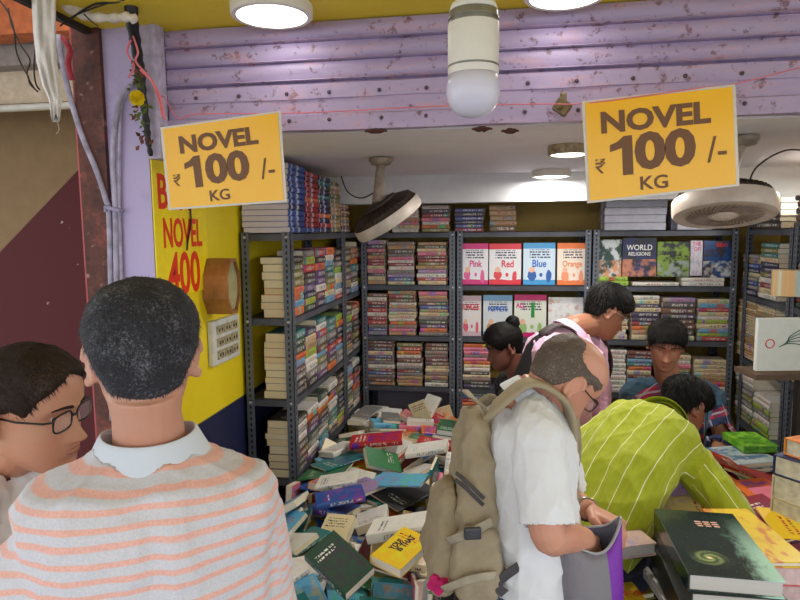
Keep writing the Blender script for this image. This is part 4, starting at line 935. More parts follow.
# a few bright landmark books of the heap
def land(px, py, z, wd, ln, th, rz, col, label, tilt=(0,0), name='heaped_book', texts=(), hard=False, grp='second-hand books heaped on the bench'):
    p = AZ(px, py, z+th); p.z = z
    e = Euler((tilt[0], tilt[1], rz)); t = bookp(tuple(p), e, (wd, ln, th), col, label, grp, name=name, hard=hard)
    for (s, u, v, size, m_, bold, sx, ang) in texts:
        M = Matrix.Translation((wd*(u-.5), ln*(v-.5), th+.0008)) @ Matrix.Rotation(ang, 4, 'Z')
        text(t, s, size, m_, M, bold, sx=sx)
    return t
land(402,546,.80,.105,.165,.03,-.45,'yellow','thick bright yellow book lying on top of the heap near the front',(.12,.1),texts=[('IS THAT',.5,.62,.028,i_dk,.02,.8,PI/2+.0),('YOU?',.3,.5,.026,i_dk,.02,.8,PI/2)])
land(402,522,.80,.11,.2,.032,PI/2-.05,'white','white book with an orange band on the aisle side of the heap',(-.25,0))
land(338,478,.78,.11,.16,.012,PI/2+.1,'white','white picture book with a green drawing on the rack side of the heap',(-.18,0))
land(340,494,.760,.115,.18,.022,PI/2+.35,'blue','blue and yellow book under the white picture book with a green drawing',(-.1,.05))
land(405,479,.77,.12,.18,.010,PI/2-.25,'sky blue','pale blue and pink magazine on the aisle side of the heap',(-.15,0))
land(428,446,.75,.12,.19,.025,PI/2,'white','white paperback lying top right of the heap near its back',(-.2,0))
land(377,437,.78,.12,.24,.028,PI/2+.12,'red','white and red spined book lying high at the back of the heap',(-.1,0))
land(340,556,.785,.11,.175,.035,.9,'dark green','thick dark green book tilted over at the front of the heap',(.35,-.35))

# ------------------------------------------------------------------ table of magazines on the right
TX0, TX1, TY0, TY1, TZ = .46, 1.275, 1.30, 2.48, .80
t = empty('display_table', ((TX0+TX1)/2,(TY0+TY1)/2,0), label='display table covered with colourful magazines on the right side of the shop', cat='table')
MB().box((0,0,TZ-.021),(TX1-TX0,TY1-TY0,.04)).build('table_top', mat('table_ply', srgb(120,92,64), .7, var=.2), t)
for sx in (-1,1):
    for sy in (-1,1): MB().box((sx*(TX1-TX0-.06)/2,sy*(TY1-TY0-.06)/2,(TZ-.042)/2),(.04,.04,TZ-.042)).build('leg', mat('table_leg', srgb(60,56,56), .6), t)
MB().box((0,TY1*0+(TY1-TY0)/2-.02,TZ-.2),(TX1-TX0-.1,.012,.3)).build('apron', mat('dark_bench_cloth', srgb(44,40,48), .9, var=.2), t)
TAB = "0.751,1.889,0.808,0.724,0.011,-0.011,-0.69,0.153,0.245,0.008;0.975,1.895,0.816,0.658,0.007,0.007,0.753,0.158,0.249,0.005;1.094,1.847,0.808,0.57,-0.008,0.005,-0.822,0.189,0.252,0.005;0.729,2.393,0.835,0.705,-0.026,-0.058,0.707,0.173,0.255,0.005;1.046,1.876,0.819,0.761,0.006,0.009,0.648,0.18,0.258,0.005;0.841,1.935,0.831,0.998,0.029,-0.056,-0.003,0.173,0.225,0.006;0.615,1.899,0.813,0.771,0.027,-0.023,-0.635,0.167,0.252,0.008;1.126,1.681,0.814,0.813,0.035,0.05,-0.579,0.178,0.24,0.007;0.836,1.939,0.838,0.162,0.059,0.019,-0.985,0.158,0.227,0.009;1.185,1.422,0.826,1,0.002,0.001,0.024,0.158,0.237,0.008;0.542,2.356,0.83,0.059,0.002,0.998,0.036,0.155,0.24,0.008;0.895,2.158,0.851,0.779,0.062,-0.023,-0.624,0.168,0.231,0.005;0.462,2.263,0.919,0.5,0.5,-0.5,-0.5,0.189,0.238,0.004;0.598,2.02,0.82,0.641,-0.023,-0.027,0.767,0.162,0.252,0.004;1.124,1.968,0.849,0.999,0.029,0.022,0.033,0.179,0.253,0.007;0.589,2.363,0.849,0.704,-0.017,-0.067,0.707,0.172,0.251,0.006;0.592,1.893,0.827,0.652,0.059,0.001,-0.755,0.188,0.24,0.009;0.949,2.002,0.865,0.982,0.042,0.018,-0.186,0.176,0.241,0.008;0.883,2.12,0.866,0.158,-0.001,0.037,-0.987,0.158,0.254,0.009;0.929,2.054,0.879,0.16,-0.002,0.046,-0.986,0.174,0.221,0.009;0.928,2.367,0.836,0.01,-0.173,-0.013,-0.985,0.178,0.223,0.007;1.209,1.968,0.871,0.392,-0.021,-0.918,0.049,0.155,0.237,0.008;0.573,1.874,0.832,0.707,-0.003,-0.059,0.704,0.187,0.225,0.008;1.106,1.865,0.852,0.927,0.08,-0.004,0.367,0.164,0.245,0.004;0.915,2.391,0.848,0.133,0.694,-0.698,-0.111,0.175,0.241,0.008;1.129,1.728,0.835,0.97,0.088,-0.008,0.228,0.186,0.233,0.006;1.066,1.885,0.868,0.977,0.061,0.013,-0.206,0.17,0.25,0.006;0.547,1.909,0.84,0.998,0.039,-0.044,0.003,0.172,0.241,0.007;1.268,1.922,0.912,0.5,-0.5,0.5,-0.5,0.187,0.224,0.004;0.549,2.175,0.853,0.002,-0.073,-0.026,0.997,0.171,0.237,0.007;0.591,2.078,0.862,0.762,0.05,-0.019,-0.645,0.18,0.236,0.005;0.687,2.11,0.879,0.766,0.05,-0.02,-0.641,0.178,0.254,0.007;0.908,2.394,0.859,0.111,-0.698,-0.695,0.133,0.16,0.257,0.008;0.644,2.295,0.88,0.614,0.026,-0.062,-0.786,0.178,0.251,0.008;0.982,1.904,0.877,0.601,0.021,-0.054,0.797,0.15,0.234,0.007;0.585,2.389,0.874,0.712,0.018,-0.065,-0.699,0.176,0.243,0.007;0.948,1.897,0.889,0.026,-0.626,0.778,0.042,0.189,0.221,0.007;1.158,1.484,0.82,0.001,0.118,-0.993,-0.002,0.165,0.224,0.005;0.58,2.183,0.888,0.989,0.062,-0.071,-0.118,0.19,0.245,0.008;0.894,1.878,0.894,0.706,0.039,-0.03,0.706,0.156,0.239,0.005;0.608,2.245,0.892,0.354,0.091,0.021,-0.931,0.171,0.244,0.006;0.541,1.891,0.848,0.997,0.058,-0.044,-0.003,0.162,0.221,0.005;1.103,1.468,0.813,0.001,-0.89,0.455,0.002,0.18,0.222,0.009;0.575,1.927,0.877,0.7,0.101,0.024,-0.707,0.189,0.23,0.007;0.793,1.934,0.88,0.983,0.056,-0.044,0.17,0.174,0.225,0.007;0.601,2.146,0.894,0.281,0.09,0.029,-0.955,0.168,0.247,0.006;0.662,1.924,0.879,0.064,-0.104,0.989,0.082,0.19,0.258,0.008"
PAL_TAB = ['orange','pink','sky blue','red','yellow','tan','cream','blue','crimson','lilac','green','teal','orange','cream']
settle(TAB, (.46,1.27,1.85,2.48), PAL_TAB, 'display table', 'magazines spread on the display table', 'magazine', 'magazine', 'magazine')

def quad_book(BL, BR, TL, z, th, label, cover, grp=None, name='book', n=1, texts=(), pages=None, hard=True, cat='book', spine='left', z_is_top=True):
    """book lying flat whose cover corners are seen at the given pixels; z = height of its top face"""
    a, b, c = AZ(BL[0], BL[1], z), AZ(BR[0], BR[1], z), AZ(TL[0], TL[1], z)
    ux = (b-a); W = ux.length; L = (c-a).length; ux.normalize(); ang = math.atan2(ux.y, ux.x)
    ctr = a + ux*W/2 + Vector((-ux.y, ux.x, 0))*L/2
    t = empty(name, (ctr.x, ctr.y, z-th), ang, label=label, cat=cat, group=grp)
    tb = .0035
    m = MB(); m.box((0,0,tb/2),(W,L,tb)); m.box((0,0,th-tb/2),(W,L,tb),None,.0008)
    if spine == 'left': m.box((-W/2+tb/2,0,th/2),(tb,L,th-2*tb))
    else: m.box((W/2-tb/2,0,th/2),(tb,L,th-2*tb))
    m.build('cover', cover, t)
    MB().box((.001,0,th/2),(W-.010,L-.008,th-2*tb-.0004)).build('pages', pages or M_pg, t)
    for (s, u, v, size, m_, bold, sx) in texts:
        text(t, s, size, m_, Matrix.Translation((W*(u-.5), L*(v-.5), th+.0006)), bold, sx=sx)
    return t
def galaxy_mat():
    t = NT('galaxy_cover'); t.b.inputs['Roughness'].default_value = 0.16
    g = t.coord('Generated'); x, y, z = t.sep(g); mul = lambda a, b: t.math('MULTIPLY', a, b)
    n = t.noise(g, 7, 6, .7); st = t.noise(g, 90, 2, .5)
    c = t.mix(t.step(n, .35, .75), (0.008,0.014,0.012,1), srgb(34,62,54))
    dx = mul(t.math('SUBTRACT', x, .34), 1/.24); dy = mul(t.math('SUBTRACT', y, .24), 1/.13)
    d = t.math('SQRT', t.math('ADD', mul(dx, dx), mul(dy, dy)))
    sp = t.math('SINE', t.math('ADD', mul(d, 16.0), mul(t.math('ARCTAN2', dy, dx), 2.0)))
    disk = mul(t.step(d, 1.0, .25), t.math('ADD', .5, mul(sp, .35)))
    c = t.mix(disk, c, srgb(170,190,120)); c = t.mix(t.step(d, .18, .05), c, srgb(255,244,190))
    # pale teal reflection painted into the cover colour towards its right edge
    refl = mul(t.step(t.math('ADD', x, mul(n, .45)), .88, 1.15), t.step(t.math('ADD', y, mul(n, .3)), 1.15, .35))
    c = t.mix(refl, c, srgb(176,222,204)); c = t.mix(t.step(st, .68, .74), c, (0.8,0.85,0.8,1)); t.base(c); return t.m
M_gal = galaxy_mat(); pw = pages_mat('pale_page_edges', srgb(206,204,200), srgb(190,186,182))
GB = dict(BL=(688,573), BR=(786,581), TL=(665,509))
z = .985
for i in range(4):
    th = .042; lab = ['topmost large black book with a spiral galaxy on its cover, on the display table','second large black book from the top of the galaxy stack','third large black book from the top of the galaxy stack','lowest large black book of the galaxy stack'][i]
    o = quad_book(**GB, z=.985, th=th, label=lab, cover=M_gal if i == 0 else mat('black_cover', (0.012,0.016,0.014,1), .3, var=.05), grp='large black books in the galaxy stack', pages=pw, cat='book',
        texts=[('THE UNIVERSE',.5,.80,.026,mat('print_salmon', srgb(226,176,156), .4, var=0),.02,.8),('ENCYCLOPEDIA',.5,.70,.013,mat('print_salmon', srgb(226,176,156), .4, var=0),.0,.8)] if i == 0 and False else ())
    o.location.z = .985-(i+1)*(th+.0012); o.rotation_euler.z += [0,.02,-.015,.01][i]; o.location.x += [0,.004,-.003,.002][i]
    if i == 0:
        W = (AZ(*GB['BR'],.985)-AZ(*GB['BL'],.985)).length; L = (AZ(*GB['TL'],.985)-AZ(*GB['BL'],.985)).length
        sal = mat('print_salmon', srgb(226,176,156), .4, var=0)
        m = MB()
        for r in range(3):
            for q in range(3): m.add([(W*(-.08+q*.1+ (0 if r else .02)), L*(.225+r*.035), th+.0006),(W*(.005+q*.1), L*(.225+r*.035), th+.0006),(W*(.005+q*.1), L*(.247+r*.035), th+.0006),(W*(-.08+q*.1+.01), L*(.247+r*.035), th+.0006)], [(0,1,2,3)])
        m.build('print_block', sal, o)
# black support box under the galaxy stack
p = AZ(730,545,.985)
def art(name, *a): return cover_mat(name, *a)
mg = 'books on the display table'
quad_book((758,562),(812,562),(757,514),.955,.016,'yellow magazine on top of the pale stack at the lower right edge',art('yellowmag',srgb(238,206,60),srgb(230,190,60),srgb(210,90,80),'plain'),mg,name='magazine')
quad_book((742,566),(812,568),(736,516),.936,.05,'thick pink edged book directly under the yellow magazine',mat('pink_cover',srgb(214,120,124),.4,var=.1),mg,pages=mat('pinkish_pages',srgb(224,196,196),.9,var=.08,nscale=60))
quad_book((744,570),(812,572),(738,520),.884,.083,'pale thick book at the bottom of the stack under the yellow magazine',mat('pale_cover',srgb(206,190,186),.5,var=.1),mg,pages=mat('pinkish_pages',srgb(224,196,196),.9,var=.08,nscale=60))
# big volumes at the right side of the table
vol = mat('cream_pages_edge', srgb(206,200,178), .9, var=.12, nscale=50)
for i, (zt, th, cv, lab) in enumerate(((1.13,.05,art('volorange',srgb(226,140,60),srgb(206,110,50),srgb(240,180,90),'plain'),'orange covered volume on top of the stack at the right edge'),
      (1.078,.06,mat('navy_cover',srgb(34,48,96),.4),'navy covered thick volume, second in the stack at the right edge'),
      (1.016,.07,mat('cream_cover',srgb(206,196,160),.5,var=.1),'cream thick volume, third in the stack at the right edge'),
      (.944,.07,mat('cream_cover',srgb(206,196,160),.5,var=.1),'cream thick volume second from the bottom of the right edge stack'),
      (.872,.068,mat('grey_cover',srgb(170,168,160),.5,var=.1),'greyish thick volume at the bottom of the right edge stack'))):
    quad_book((784 - (10 if i else 0),444),(836,462),(760+(6 if i==0 else 0),418),zt if False else 1.11,th,lab,cv,'thick volumes stacked at the right edge',pages=vol).location.z = zt-th
quad_book((735,470),(784,466),(733,452),.852,.018,'flat grey and blue book lying behind the magazines at the back of the table',art('flatblue',srgb(150,170,186),srgb(60,90,130),srgb(200,206,206),'plain'),mg)
quad_book((734,465),(783,461),(732,449),.872,.018,'pale blue flat book on the grey and blue one at the back of the table',art('flatpale',srgb(176,196,206),srgb(90,120,160),srgb(220,220,220),'plain'),mg)
quad_book((744,446),(779,446),(742,433),.905,.026,'bright green mottled book at the back of the table',art('grass',srgb(96,170,40),srgb(140,206,60),srgb(60,120,30),'plain'),mg,pages=mat('green_edges',srgb(96,160,60),.8,var=.3,nscale=80),texts=())
# pinkish box and the lower books left of the galaxy stack
quad_book((616,548),(657,543),(619,513),.905,.035,'thick book with pinkish cover and white pages in front of the green shirt',art('pinkbox',srgb(206,176,166),srgb(180,160,190),srgb(214,190,170),'plain'),mg,pages=pw)
t = empty('crate', (AZ(640,575,.74).x+.02, 1.61, 0), label='black wooden stand under the low books left of the galaxy stack', cat='stand')
MB().box((0,0,.345),(.20,.28,.69)).build('body', mat('black_crate', srgb(30,28,30), .7), t); MB().box((0,0,.70),(.22,.30,.02)).build('rim', mat('black_crate', srgb(30,28,30), .7), t)
quad_book((632,596),(656,592),(626,572),.735,.02,'lime book with a red fruit on its cover lying on the low stand',art('fruit',srgb(150,160,60),srgb(40,60,110),srgb(214,50,50),'photo'),mg)
for i in range(4): quad_book((618,549),(656,544),(621,516),.868-.038*i,.036,['topmost','second','third','lowest'][i]+' dark book stacked under the thick pinkish book in front of the green shirt',mat('black_cover',(0.012,0.016,0.014,1),.3,var=.05),mg,pages=mat('dim_pages',srgb(120,112,100),.9,var=.1))
quad_book((664,600),(672,600),(655,560),.80,.02,'white edged book leaning at the foot of the galaxy stack',mat('white_cover',srgb(210,210,210),.5,var=.05),mg,pages=pw)
quad_book((612,606),(650,604),(616,580),.775,.015,'yellow and orange magazine at the bottom edge of the photo',art('yellowor',srgb(236,200,40),srgb(226,110,40),srgb(240,220,90),'plain'),mg,name='magazine')

# ------------------------------------------------------------------ right rack with its books
RXF = 1.325
rack(RXF, XR-.01, 3.10+.004, 3.66, SZ, 1.752, 'steel rack along the right wall, nearer the back corner')
rack(RXF, XR-.01, 2.52, 3.10, SZ, 1.752, 'steel rack along the right wall, nearer the street, cut by the photo edge')
def rstack(px0, px1, z0, zt, pal, where, th=(.02,.03), L=None, desc='book', wid=.15, me=None):
    a = AX(px0, 300, RXF+.01).y; b = AX(px1, 300, RXF+.01).y
    stack_dir(RXF+.012, (a+b)/2, z0+.0006, zt, None, '-x', abs(a-b)*.98, wid, th, pal, where, 'books in the right wall racks', name='rack_book', desc=desc, me=me)
rstack(741,757,1.39,1.62,['navy','grey','cream','blue','tan'],'first stack, upper shelf, right wall rack')
rstack(758,776,1.39,1.70,['white','teal','cream','sky blue','navy','olive','crimson'],'second stack, upper shelf, right wall rack')
rstack(738,757,1.04,1.36,['cream','tan','cream'],'tall pale stack, second shelf, right wall rack',(.01,.014),wid=.2,desc='thin book')
rstack(758,776,1.04,1.36,['cream','tan','grey'],'second pale stack, second shelf, right wall rack',(.01,.014),wid=.2,desc='thin book')
rstack(740,758,.69,.95,['grey','white','olive'],'stack on the third shelf, right wall rack',(.02,.035),wid=.2)
rstack(759,776,.69,.90,['white','lime','grey'],'second stack, third shelf, right wall rack',(.02,.035),wid=.2)
rstack(796,820,1.39,1.6,PAL_DULL,'stack at photo edge, upper shelf, wall rack')
rstack(790,830,1.04,1.3,['tan','brown','cream'],'stack at photo edge, second shelf, wall rack',wid=.2)
a = AX(741,231,RXF).y
for (p0,p1,z1,pal,lb) in ((745,775,1.90,['grey','dark grey'],'grey stack on top of the right wall rack'),(790,830,1.92,['dark grey','brown'],'dark stack atop the right wall rack')):
    rstack(p0,p1,1.747,z1,pal,lb,(.025,.035),wid=.22)
# upright white book/board facing the camera and boxed book above it
def slab(px0, py0, px1, py1, d, th, name, cat, label, m1, m2, rz=0.0):
    a, b, c = CP(px0, py1, d), CP(px1, py1, d), CP(px0, py0, d)
    W = (b-a).length; H = (c-a).length; t = empty(name, ((a.x+b.x)/2,(a.y+b.y)/2,a.z), YAW+rz, label=label, cat=cat)
    m = MB(); m.box((0,.0015,H/2),(W,.003,H),None,.0008); m.box((0,th-.0015,H/2),(W,.003,H)); m.box((-W/2+.0015,th/2,H/2),(.003,th-.006,H)); m.build('cover', m1, t)
    MB().box((.002,th/2,H/2),(W-.008,th-.0065,H-.006)).build('pages', m2, t); return t, W, H
t, W, H = slab(756,318,812,371,2.32,.02,'wall_calendar' if False else 'large_book','book','large white book with red emblem and green flourish standing upright at the right edge',mat('white_glossy',srgb(206,212,208),.3,var=.03),pw)
m = MB()
for i in range(16):
    a = 2*PI*i/16; m.tube([(-W*.28+.016*math.cos(a), -.0008, H*.52+.016*math.sin(a)),(-W*.28+.016*math.cos(a+.42), -.0008, H*.52+.016*math.sin(a+.42))], .0022, 5)
m.build('red_emblem', mat('emblem_red', srgb(206,70,66), .5, var=.1), t)
m = MB()
for k in range(5):
    m.tube(spline([(-W*.12+.01*k,-.0008,H*(.46+.02*k)),(W*.05,-.0008,H*(.52+.03*k)),(W*.25,-.0008,H*(.5+.07*k)),(W*.4,-.0008,H*(.45+.1*k))],5),.0018,5)
m.build('green_flourish', mat('flourish_green', srgb(60,96,80), .5, var=.1), t)
t = empty('shelf_board', (CP(785,376,2.36).x+.02, CP(785,376,2.36).y+.06, CP(785,373,2.36).z-.012), YAW, label='wooden ledge holding the large white upright book', cat='shelf')
MB().box((.03,0,0),(.36,.16,.02)).build('board', mat('ledge_wood', srgb(90,72,56), .7), t)
for x in (.10,.17): MB().box((x,.05,-.26),(.03,.03,.5)).build('leg', mat('ledge_leg', srgb(50,44,40), .7), t)
t, W, H = slab(774,271,812,297,2.6,.09,'boxed_book','book','orange and cream boxed book sticking out of the right wall rack',art('boxed',srgb(206,160,96),srgb(200,206,180),srgb(120,180,190),'plain'),vol,-.5)
# ------------------------------------------------------------------ people
HZ = [-.118,-.112,-.104,-.092,-.078,-.062,-.046,-.030,-.014,.002,.018,.034,.050,.066,.080,.094,.106,.116,.122,.125]
def interp(xs, ys, x): return float(np.interp(x, xs, ys))
HP_Z = [-.118,-.105,-.09,-.07,-.05,-.03,-.01,.01,.03,.05,.07,.09,.105,.118,.125]
HP_W = [ .014, .034,.048,.059,.065,.069,.072,.075,.077,.078,.076,.068,.056,.036,.008]
HP_F = [ .062, .080,.086,.086,.087,.086,.084,.085,.091,.092,.086,.073,.056,.030,.004]
HP_B = [ .020,-.010,-.036,-.058,-.076,-.088,-.096,-.102,-.105,-.104,-.098,-.086,-.069,-.043,-.014]
def gs(x, c, s): return math.exp(-((x-c)/s)**2/2)
def sm(x, a, b):
    t = min(1, max(0, (x-a)/(b-a))); return t*t*(3-2*t)
def feat(x, z):
    y = 0; ax = abs(x)
    if -.06 < z < .03:
        t = min(1, max(0, (.022-z)/.056)); tip = sm(z, -.050, -.040)
        y += (.004+.021*t**1.25)*gs(ax, 0, .0065+.0055*t)*tip
    y += .008*gs(ax, .013, .0055)*gs(z, -.037, .006)
    y -= .012*gs(ax, .032, .0135)*gs(z, .008, .0095)
    y += .0045*gs(ax, .024, .02)*gs(z, .027, .0065)
    y += .004*gs(ax, .047, .015)*gs(z, -.02, .014)
    y += .006*gs(ax, 0, .026)*gs(z, -.063, .015)
    y += .0040*gs(ax, 0, .017)*gs(z, -.0565, .0035) + .0048*gs(ax, 0, .015)*gs(z, -.069, .004)
    y -= .0030*gs(ax, 0, .020)*gs(z, -.0625, .0017)
    y -= .0040*gs(ax, 0, .016)*gs(z, -.081, .005)
    y += .0060*gs(ax, 0, .016)*gs(z, -.098, .012)
    return y
PW = .88
def HS(a, z):
    w = interp(HP_Z, HP_W, z); f = interp(HP_Z, HP_F, z); b = interp(HP_Z, HP_B, z)
    s, c = math.sin(a), math.cos(a)
    x = w*math.copysign(abs(s)**PW, s); cy = (f+b)/2+.012; hf = f-cy; hb = cy-b
    y = cy+(hf if c > 0 else hb)*math.copysign(abs(c)**PW, c)
    if c > 0: y += feat(x, z)*min(1, c*3)
    return Vector((x, y, z))
def front_y(x, z):
    w = interp(HP_Z, HP_W, z); s = min(.999, abs(x)/w)**(1/PW); return HS(math.copysign(math.asin(s), x), z).y
def head_mb(mb, M):
    rings = []; n = 72
    zs = np.concatenate([np.linspace(-.118,-.10,5), np.linspace(-.096,.03,44), np.linspace(.036,.125,22)])
    for z in zs: rings.append([M @ HS(2*PI*j/n, float(z)) for j in range(n)])
    mb.rings(rings)
    for sx in (-1, 1):
        E = Matrix.Translation((sx*.0765,-.014,.0)) @ Matrix.Rotation(-sx*math.radians(28), 4, 'Z') @ Matrix.Rotation(math.radians(-10), 4, 'X')
        P = []
        for k in range(15):
            a = math.radians(-70+ k*(250/14)); 
            P.append(M @ E @ Vector((sx*.006, -.017*math.sin(a+PI/2)*1.0-.002, .031*math.sin(a) if a < PI/2 else .031*math.sin(a))))
        # helix rim
        P = [M @ E @ Vector((sx*.006, .001-.018*math.cos(math.radians(b_)), .031*math.sin(math.radians(b_)))) for b_ in range(-75, 170, 17)]
        mb.tube(P, [.0046]*len(P), 8)
        rr = []
        for k in range(7):
            q = k/6; s = math.sin(PI*min(max(q,.08),.92))
            rr.append([M @ E @ Vector((sx*(-.010+.016*q), .001-.0165*math.cos(t)*(0.55+.45*q if q < 1 else 1), .0295*math.sin(t)*(0.6+.4*q))) for t in [2*PI*j/20 for j in range(20)]])
        mb.rings(rr)
        mb.tube([M @ E @ Vector((sx*.004,.010,-.020)), M @ E @ Vector((sx*.005,.006,-.033))], [.008,.0065], 10)
def skin_mat(name, c, red=0.12):
    t = NT(name); co = t.coord(); t.b.inputs['Roughness'].default_value = 0.48
    n = t.noise(co, 14, 3); n2 = t.noise(co, 160, 3)
    r = (min(1,c[0]*1.05), c[1]*.86, c[2]*.82, 1)
    col = t.mix(t.math('MULTIPLY', t.step(n, .42, .62), .5), c, r); t.base(col)
    t.b.inputs['Subsurface Weight'].default_value = 0.06; t.b.inputs['Subsurface Radius'].default_value = (0.012,0.005,0.003)
    t.bump(n2, .12, .002); return t.m
def hair_mat(name, dark, light, amount):
    t = NT(name); co = t.coord(); t.b.inputs['Roughness'].default_value = 0.5
    n = t.noise(co, 230, 4, .8); n2 = t.noise(co, 18, 3)
    f = t.math('MULTIPLY', t.step(t.math('ADD', n, t.math('MULTIPLY', t.math('SUBTRACT', n2, .5), .5)), .50, .72), amount)
    t.base(t.mix(f, dark, light)); t.b.inputs['Specular IOR Level'].default_value = .18; t.b.inputs['Roughness'].default_value = .6; t.bump(n, .5, .003); return t.m
def evaluate(mb, voxel, smooth=4, name='tmp', fac=.5):
    o = mb.build(name, []); me0 = o.data
    r = o.modifiers.new('r', 'REMESH'); r.mode = 'VOXEL'; r.voxel_size = voxel; r.adaptivity = 0
    s = o.modifiers.new('s', 'SMOOTH'); s.factor = fac; s.iterations = smooth
    me = bpy.data.meshes.new_from_object(o.evaluated_get(bpy.context.evaluated_depsgraph_get()))
    bpy.data.objects.remove(o); bpy.data.meshes.remove(me0)
    return me
def getco(me): a = np.empty(len(me.vertices)*3, dtype=np.float64); me.vertices.foreach_get('co', a); return a.reshape(-1,3)
def setco(me, a): me.vertices.foreach_set('co', np.ascontiguousarray(a, dtype=np.float32).ravel()); me.update()
def finish(me, name, m_, parent, inv, smooth=True):
    me.transform(inv); me.name = name; me.materials.clear(); me.materials.append(m_)
    me.polygons.foreach_set('use_smooth', [smooth]*len(me.polygons)); me.update()
    o = bpy.data.objects.new(name, me); COL.objects.link(o); o.parent = parent; return o
def folds(P, amp, freq, seed, axis=None):
    rr = np.random.RandomState(seed); f = np.zeros(len(P))
    for k in range(6):
        q = rr.normal(size=3); q /= np.linalg.norm(q)
        if axis is not None: q = q-axis*np.dot(q, axis)*.8; q /= np.linalg.norm(q)
        r = rr.normal(size=3)*freq*.35
        s = np.sin(P@(q*freq*rr.uniform(.6,1.5))+2.2*np.sin(P@r+rr.uniform(0,6))+rr.uniform(0,6))
        f += (1-np.abs(s))**2*2-.7
    return f/6*amp*2
TORSO = [(-.20,.10,.085,0),(-.14,.15,.11,-.005),(-.06,.170,.118,-.008),(.0,.172,.115,-.005),(.12,.165,.112,0),(.25,.153,.106,.004),(.4,.150,.105,.004),(.55,.160,.112,.0),(.7,.172,.117,-.004),(.80,.176,.112,-.006),(.88,.156,.095,-.006),(.94,.114,.075,-.003),(.98,.080,.062,0),(1.02,.058,.054,.003)]
def torso_frame(C, Rh, Rs, t):
    """C: list pelvis..neck control points (spline)"""
    n = len(C)-1; s = min(max(t, 0), 1)*n; i = min(int(s), n-1); f = s-i
    p = C[i].lerp(C[i+1], f); T = (C[i+1]-C[i]).normalized()
    if t < 0: p = C[0]+(C[1]-C[0]).normalized()*t*TL(C)
    if t > 1: p = C[-1]+(C[-1]-C[-2]).normalized()*(t-1)*TL(C)
    R_ = Rh.lerp(Rs, min(1, max(0, t))); R_ = (R_-T*R_.dot(T)).normalized(); Fw = T.cross(R_)
    return p, T, R_, Fw
def TL(C): return sum((C[i+1]-C[i]).length for i in range(len(C)-1))
def torso_mb(mb, C, Rh, Rs, ease=0, wide=1.0, t0=-.2, t1=1.02, belly=0, boxy=0):
    rings = []; ts = [a[0] for a in TORSO]
    for t in np.linspace(t0, t1, 34):
        t = float(t); hw, hd, fo = [interp(ts, [a[k] for a in TORSO], t) for k in (1,2,3)]
        if boxy > 0 and t < .75:
            k = boxy*sm(.75-t, 0, .25); hw = hw*(1-k)+max(hw,.178)*k; hd = hd*(1-k)+max(hd,.118)*k
        e = ease*(1 if t < .85 or ease < 0 else max(.6, 1-(t-.85)*3))+(-.010*sm(t,.72,.84) if ease < 0 else 0)
        hw = hw*wide+e; hd = hd*wide+e; hb = belly*gs(t, .28, .2)
        p, T, R_, Fw = torso_frame(C, Rh, Rs, t)
        ring = []
        for j in range(40):
            a = 2*PI*j/40; c, s = math.cos(a), math.sin(a)
            x = hw*math.copysign(abs(c)**.85, c); y = hd*math.copysign(abs(s)**.9, s)+fo*wide
            if s > 0: y += hb*s
            else: y += .010*gs(x, 0, .02)*(1 if .1 < t < .85 else 0)
            ring.append(p+R_*x+Fw*y)
        rings.append(ring)
    mb.rings(rings)
def limb(mb, pts, rads, n=16):
    P = []; Rr = []
    sp = spline(pts, 5); m = len(pts)-1
    for i, p in enumerate(sp):
        s = i/(len(sp)-1)*m; k = min(int(s), m-1); f = s-k; P.append(p); Rr.append(rads[k]*(1-f)+rads[k+1]*f)
    mb.tube(P, Rr, n)
def ball(mb, c, r, n=14):
    rings = []
    for i in range(1, n):
        a = PI*i/n; rings.append([Vector(c)+Vector((r*math.sin(a)*math.cos(b), r*math.sin(a)*math.sin(b), r*math.cos(a))) for b in [2*PI*j/n for j in range(n)]])
    mb.rings(rings)
def hand(mb, wr, d, nrm, side, curl=.5, spread=.1, S=1.0, thumb=.5):
    """wr wrist, d direction to the fingers, nrm back-of-hand normal, side +1 if the thumb is on +x where x = d x nrm"""
    d = Vector(d).normalized(); nrm = Vector(nrm); nrm = (nrm-d*nrm.dot(d)).normalized(); x = d.cross(nrm)*side
    rings = []
    for k in range(9):
        s = k/8; hw = (.026+.016*sm(s, 0, .5))*S; ht = (.018-.005*s)*S
        c = wr+d*(.005+.085*s)*S-x*.002*S
        rings.append([c+x*hw*math.copysign(abs(math.cos(a))**.8, math.cos(a))+nrm*ht*math.copysign(abs(math.sin(a))**.9, math.sin(a)) for a in [2*PI*j/18 for j in range(18)]])
    mb.rings(rings)
    for i, (off, L) in enumerate(((.030,.070),(.0105,.080),(-.010,.075),(-.029,.058))):
        base = wr+d*(.082-.004*abs(i-1))*S+x*off*S; p = base-d*.02*S; pts = [p, base]; ang = 0
        dd = (d+x*spread*(1.5-i)*.25).normalized()
        for seg, fr in enumerate((.45,.30,.25)):
            ang += curl*(.75 if seg == 0 else 1.0)*(1+.12*i)
            v = dd*math.cos(ang)-nrm*math.sin(ang); base = base+v*L*fr*S; pts.append(base)
        r = [.0098,.0095,.0086,.0080,.0066]; mb.tube(pts, [q*S for q in r], 10); ball(mb, pts[-1], .0066*S, 8)
    b = wr+d*.022*S+x*.022*S; v1 = (d*.6+x*.75-nrm*.25*thumb*2).normalized(); v2 = (d*.95+x*.1-nrm*.35*thumb*2).normalized()
    p1 = b+v1*.036*S; p2 = p1+v2*.032*S; p3 = p2+v2*.022*S
    mb.tube([b-v1*.012*S, b, p1, p2, p3], [.014*S,.014*S,.0115*S,.0102*S,.0075*S], 10); ball(mb, p3, .0075*S, 8)
